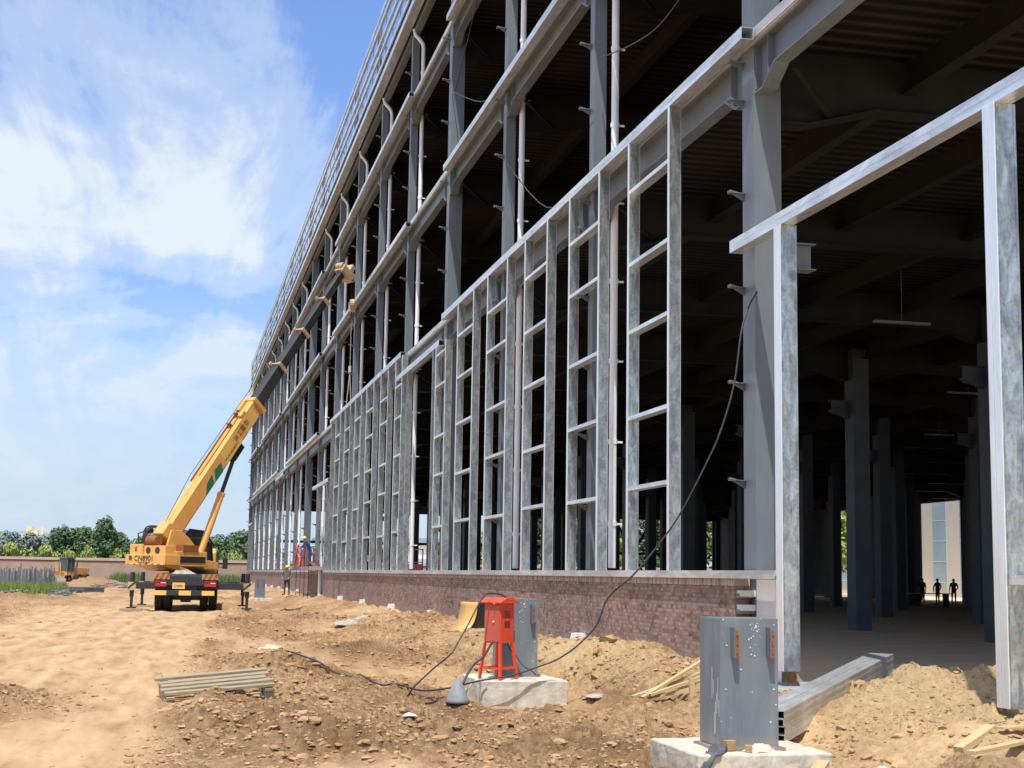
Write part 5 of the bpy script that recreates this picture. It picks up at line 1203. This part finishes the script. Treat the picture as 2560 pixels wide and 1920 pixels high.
# ------------------------------------------------------------------ background
WY = 190
t = thing('boundary_wall', 'long pinkish brown brick boundary wall with pale coping beyond the site', 'wall', (0, WY, 0))
m = MB(); m.box(-260, 120, 0, .4, -.3, 2.5); m.build('wall_face', M['wallbrick'], t)
m = MB(); m.box(-260, 120, -.06, .46, 2.5, 2.62); m.build('dark_course', M['brickdark'], t)
m = MB(); m.box(-260, 120, -.12, .52, 2.62, 2.95); m.build('coping', M['coping'], t)
def crown(n, rx, ry, rz, blobs, leafsz, seed):
    rr = random.Random(seed); mb = MB(); bl = []
    for i in range(blobs):
        a = rr.uniform(0, 6.28); z = rr.uniform(-.85, .9); k_ = math.sqrt(max(0, 1 - z * z)) * rr.uniform(.25, .75)
        bl.append((math.cos(a) * k_ * rx, math.sin(a) * k_ * ry, z * rz * .75, rr.uniform(.28, .5)))
    for i in range(n):
        bx_, by_, bz_, br = rr.choice(bl); v = Vector((rr.gauss(0, 1), rr.gauss(0, 1), rr.gauss(0, 1))).normalized() * rr.uniform(.55, 1.05) ** .5
        p = Vector((bx_ + v.x * br * rx, by_ + v.y * br * ry, bz_ + v.z * br * rz * .9)); s = leafsz * rr.uniform(.6, 1.4)
        nrm = (v + Vector((rr.uniform(-.7, .7), rr.uniform(-.7, .7), rr.uniform(-.2, .9)))).normalized(); a = nrm.orthogonal().normalized(); b = nrm.cross(a); t_ = rr.uniform(0, 6.28); a, b = a * math.cos(t_) + b * math.sin(t_), b * math.cos(t_) - a * math.sin(t_)
        mb.add([p - a * s, p - b * s * .6, p + a * s, p + b * s * .6], [(0, 1, 2, 3)])
    me = D.meshes.new('crown'); me.from_pydata(mb.v, [], mb.f); me.update(); return me
CR = [crown(3600, 3.0, 3.0, 3.3, 22, .22, 1), crown(3600, 3.2, 3.2, 3.0, 26, .22, 2), crown(3600, 2.2, 2.2, 4.2, 22, .22, 3), crown(1800, 2.4, 2.0, 1.3, 14, .17, 4)]
def tree(x, y, h, w_, shape, leafm, label, name='tree', grp='trees beyond the boundary wall'):
    t = thing(name, label, 'tree' if name == 'tree' else 'shrub', (x, y, 0), R.uniform(0, 6.28), grp)
    base = {0: 3.3, 1: 3.0, 2: 4.2, 3: 1.3}[shape]; cz = h * .56; me = CR[shape].copy(); me.materials.append(M[leafm])
    c = D.objects.new('crown', me); COL.objects.link(c); c.parent = t; c.location = (0, 0, cz); c.scale = (w_ / 3, w_ / 3, (h - cz) / base / .98)
    m = MB(); q = w_ * .1; m.tube([(0, 0, -.2), (q * .2, 0, h * .3), (0, q * .3, h * .6), (0, 0, h * .85)], [h * .028, h * .022, h * .013, h * .004], 8)
    for k_ in range(5):
        a = k_ * 1.3; m.tube([(0, 0, h * (.3 + .07 * k_)), (math.cos(a) * w_ * .4, math.sin(a) * w_ * .4, h * (.5 + .07 * k_))], [h * .012, h * .004], 6)
    m.build('trunk', M['bark'], t); return t
r2 = random.Random(11)
x = -33.; i = 0
adj = ['rounded dark green tree', 'broad mid green tree', 'slender dark tree']
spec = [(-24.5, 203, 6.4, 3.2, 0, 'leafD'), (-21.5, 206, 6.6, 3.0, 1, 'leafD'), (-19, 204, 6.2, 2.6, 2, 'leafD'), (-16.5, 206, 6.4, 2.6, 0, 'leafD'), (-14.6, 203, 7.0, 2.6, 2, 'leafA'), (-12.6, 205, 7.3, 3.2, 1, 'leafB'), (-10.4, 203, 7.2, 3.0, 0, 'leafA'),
        (-8.8, 200, 8.2, 2.5, 2, 'leafA'), (-8.0, 202, 6.9, 2.3, 0, 'leafA'), (-5.9, 207, 5.3, 2.6, 1, 'leafB'), (-4.0, 205, 6.2, 2.6, 1, 'leafB'), (-2.2, 208, 7.4, 2.9, 0, 'leafD'), (.3, 204, 6.4, 3.0, 1, 'leafB'), (2.6, 205, 6.2, 2.8, 0, 'leafA'), (4.6, 206, 6.1, 2.9, 1, 'leafB'),
        (6.6, 209, 7.0, 3.1, 0, 'leafD'), (9.2, 206, 7.3, 3.3, 1, 'leafA'), (12, 205, 7, 3.2, 0, 'leafB'), (-28.5, 204, 6.8, 3.3, 1, 'leafD'), (-32, 206, 6.4, 3.3, 0, 'leafD')]
lab_ = ['hazy rounded tree at the far left edge', 'hazy broad tree second from the left edge', 'hazy slender tree before the pale towers', 'hazy tree just right of the pale towers', 'slender dark tree left of the wide green tree', 'wide mid green tree above the grader', 'dark rounded tree joined to the tallest tree', 'tallest dark tree with a pointed top behind the wall', 'dark lower tree filling the foot of the tallest tree', 'low tree in the dip left of the crane', 'green tree behind the work lamp of the crane', 'hazy tree showing left of the crane boom', 'green tree behind the operator cab', 'dark tree between boom and cylinder', 'round green tree right of the driver cab', 'hazy grey green tree nearest the building edge', 'dark tree half hidden by the building corner', 'green tree seen only through the frame', 'hazy tree beyond the left picture edge', 'outermost hazy tree on the left']
for s_, lb in zip(spec, lab_): tree(*s_, lb)
i = 0
shl = ['bright shrub over the wall at the far left', 'bright low shrub above the poles', 'bright shrub left of the grader cab', 'bright round shrub right of the grader cab', 'bright shrub under the tallest tree', 'green shrub just left of the crane counterweight', 'green shrub under the round tree right of the cab', 'yellow green shrub next to the building edge']
for (sx_, h_, w_), lb in zip(((-21.0, 5.2, 3.2), (-16.8, 4.9, 3.2), (-13.6, 4.3, 2.4), (-10.6, 4.9, 2.0), (-6.6, 4.6, 1.9), (-4.3, 4.6, 2.4), (4.2, 5.6, 2.9), (7.3, 4.5, 2.2)), lb_ if 0 else [(q) for q in shl]):
    tree(sx_, 193.5, h_, w_, 3, 'leafC' if 'bright' in lb or 'yellow' in lb else 'leafB', lb, 'shrub', 'shrubs along the boundary wall')
# trees seen through the far end and rear openings
for j, (x, y, h_) in enumerate(((37, 205, 6.5), (44, 204, 9), (49, 206, 11), (55, 204, 12), (61, 207, 12.5), (67, 203, 13), (73, 205, 12), (73, 176, 12), (72, 168, 12.5), (71.5, 161, 12), (71, 156, 11.5), (28, 208, 5))):
    tree(x, y, h_, h_ * .42, j % 3, ('leafB', 'leafC', 'leafA')[j % 3], 'leafy tree glimpsed through the far openings of the building', grp='trees beyond the far openings')
# pale towers on the horizon, factory roof, glazed hall
t = thing('tower_block', 'pale yellow tower block rising over the trees on the left horizon', 'tower block', (-83, 900, 0))
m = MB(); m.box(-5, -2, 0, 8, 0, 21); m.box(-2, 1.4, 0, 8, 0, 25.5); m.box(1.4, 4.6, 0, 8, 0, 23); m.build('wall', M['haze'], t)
for k_ in range(3):
    for z in range(6):
        m = MB(); m.box(-4.2 + k_ * 3.2, -3.2 + k_ * 3.2, -.1, 0, 3 + z * 3, 4.6 + z * 3); m.build('window', M['hazeg'], t)
t = thing('tower_crane', 'faint tower crane mast beside the pale yellow tower block', 'tower crane', (-76, 900, 0))
m = MB(); m.box(-.5, .5, -.5, .5, 0, 25.5); m.build('mast', M['haze'], t); m = MB(); m.box(-3, 2, -.4, .4, 23.6, 24.3); m.build('jib', M['haze'], t)
t = thing('tower_block', 'faint pinkish tower block at the far left horizon', 'tower block', (-97.5, 900, 0)); m = MB(); m.box(-2, 2, 0, 8, 0, 22); m.build('wall', M['haze'], t); m = MB(); m.box(-1, 1, -.1, 0, 18, 19.5); m.build('window', M['hazeg'], t)
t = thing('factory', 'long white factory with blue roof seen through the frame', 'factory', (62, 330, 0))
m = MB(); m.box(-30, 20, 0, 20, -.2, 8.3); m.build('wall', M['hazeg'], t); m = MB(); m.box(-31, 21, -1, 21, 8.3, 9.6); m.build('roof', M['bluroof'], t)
for k_ in range(8):
    m = MB(); m.box(-28 + k_ * 6, -25 + k_ * 6, -.1, 0, 3, 5); m.build('window', M['bglass'], t)
t = thing('glazed_hall', 'tall hall with blue glass strips and grey panels beyond the rear opening', 'building', (84, 150, 0))
m = MB(); m.box(.2, 12, -60, 40, -.1, 16); m.build('wall', M['panel'], t)
for k_ in range(16):
    y = -58 + k_ * 6.0; m = MB(); m.box(.14, .2, y, y + 3.0, .8, 15); g_ = m.build('window', M['bglass'], t)
    m = MB()
    for z in range(6): m.box(.12, .14, y, y + 3.0, 1.6 + z * 2.3, 1.66 + z * 2.3)
    m.build('transom', M['white'], g_)

# grader
t = thing('motor_grader', 'yellow motor grader with tall glazed cab parked before the boundary wall', 'grader', (-10.4, 160, .05), rad(143)); t.scale = (.8, .8, .95)
m = MB(); m.box(-.5, .5, -2.4, .2, .95, 1.75); m.prism([(-2.45, .9), (-2.7, .75), (-2.7, 1.45), (-2.45, 1.72)], -.48, .48, 'x'); m.build('engine_hood', M['yel'], t, bevel=.04)
m = MB(); m.box(-.52, .52, -2.75, -2.45, .7, 1.7); m.build('radiator_grille', M['galvs'], t)
m = MB(); m.box(-.08, .08, -1.0, -.9, 1.75, 2.3); m.build('exhaust', M['blk'], t)
m = MB(); m.box(-.6, .6, .2, 1.6, .9, 1.3); cb_ = m.build('cab_base', M['yel'], t)
m = MB(); m.box(-.62, .62, .25, 1.6, 1.3, 2.75); m.build('cab_glass', M['glass'], t)
for x in (-.63, .63):
    for y in (.25, .9, 1.6):
        m = MB(); m.box(x - .04, x + .04, y - .04, y + .04, 1.25, 2.8); m.build('cab_pillar', M['paint'], t)
m = MB(); m.box(-.7, .7, .15, 1.75, 2.78, 2.88); m.build('cab_roof', M['paint'], t)
m = MB(); m.prism([(1.6, 1.25), (5.0, 1.45), (5.0, 1.2), (1.6, .85)], -.15, .15, 'x'); m.box(-.5, .5, 4.6, 4.9, .6, 1.3); m.build('front_frame', M['yel'], t)
m = MB(); m.box(-1.4, 1.4, 2.6, 2.72, .1, .6); m.build('blade', M['galvs'], t)
m = MB(); m.bar((-.3, 2.4, .6), (-.35, 2.6, 2.3), .08, .08); m.bar((.3, 2.4, .6), (.35, 2.6, 2.3), .08, .08); m.build('lift_cylinder', M['yel2'], t)
for x in (-.85, .85):
    for y in (-1.9, -.4, 4.7):
        m = MB(); m.tube([(x - .18, y, .52), (x + .18, y, .52)], .52, 20); wh_ = m.build('wheel', M['rub'], t); m = MB(); m.tube([(x - .19, y, .52), (x + .19, y, .52)], .24, 12); m.build('rim', M['yel2'], wh_)

# weeds and poles on the left, scrap
mb = MB()
for _ in range(15000):
    y = R.uniform(84, 140); x = R.uniform(-.115 * y - 4, -.073 * y + .8 * math.sin(y * .3))
    z = ground_h(x, y, False) - .03; h = R.uniform(.25, .7); b = R.uniform(0, 6.28); wx, wy = math.cos(b) * .035, math.sin(b) * .035; lx = R.uniform(-.2, .2)
    mb.add([(x - wx, y - wy, z), (x + wx, y + wy, z), (x + lx, y + R.uniform(-.2, .2), z + h)], [(0, 1, 2)])
o = mb.build('weeds', M['grass']); o['kind'] = 'stuff'; tag(o, 'dense green weeds covering the left field', 'weeds')
mb = MB()
for _ in range(4000):
    y = R.uniform(150, 188); x = R.uniform(.5, 7.5) if R.random() < .6 else R.uniform(-6.5, -3.5)
    z = -.03; h = R.uniform(.4, 1.5); b = R.uniform(0, 6.28); wx, wy = math.cos(b) * .05, math.sin(b) * .05
    mb.add([(x - wx, y - wy, z), (x + wx, y + wy, z), (x + R.uniform(-.2, .2), y, z + h)], [(0, 1, 2)])
o = mb.build('weeds', M['leafB']); o['kind'] = 'stuff'; tag(o, 'tall weeds growing along the foot of the boundary wall', 'weeds')
mp_ = MB(); mp_.box(-.05, .05, -.02, .02, 0, 1.25); P_ = mp_.build('fence_picket', M['paint'])
for i in range(84):
    o = P_ if i == 0 else P_.copy()
    if i: COL.objects.link(o)
    x = -17.2 + i * .088; o.location = (x, 128 + math.sin(i * .4) * .15 + i * .03, .12 + R.uniform(-.05, .05)); o.scale = (R.uniform(.7, 1.2), 1, R.uniform(.85, 1.15) * (1.1 if i % 9 else 1.35)); o.rotation_euler = (0, R.uniform(-.04, .04), 0)
    tag(o, 'grey picket in the ragged row behind the weeds on the left', 'fence picket', 'grey pickets behind the weeds')
def scrap(c, n, lab, L_=1.2, sp=.5):
    for i in range(n):
        a = R.uniform(-.5, .9); mb = MB(); l = L_ * R.uniform(.7, 1.2); mb.box(-l / 2, l / 2, -.07, .07, 0, .05); o = mb.build('steel_offcut', M['galv']); o.location = (c[0] + R.uniform(-sp, sp), c[1] + R.uniform(-sp, sp) * 2, ground_h(c[0], c[1]) + .04 + i * .035); o.rotation_euler = (R.uniform(-.3, .3), R.uniform(-.35, .2), a)
        tag(o, lab, 'steel offcut', lab)
scrap((-8.4, 85.5), 6, 'bright galvanised offcut in the small heap at the left edge of the weeds'); scrap((-6.0, 85.2), 6, 'bright galvanised offcut in the heap in front of the lying beams'); scrap((-5.0, 131), 10, 'white steel offcut in the heap right of the grader', 2.4, 1.1)
for x0, x1, y, z, lb in ((-8.6, -5.6, 97, .25, 'long grey steel beam lying at the edge of the weeds'), (-7.6, -4.6, 104, .3, 'second grey steel beam lying behind the first'), ):
    mb = MB(); mb.box(x0, x1, y, y + .3, z - .3, z + .02); mb.box(x0 - .1, x1 + .1, y - .1, y + .4, z + .02, z + .1); o = mb.build('steel_beam', M['paint']); tag(o, lb, 'steel beam')
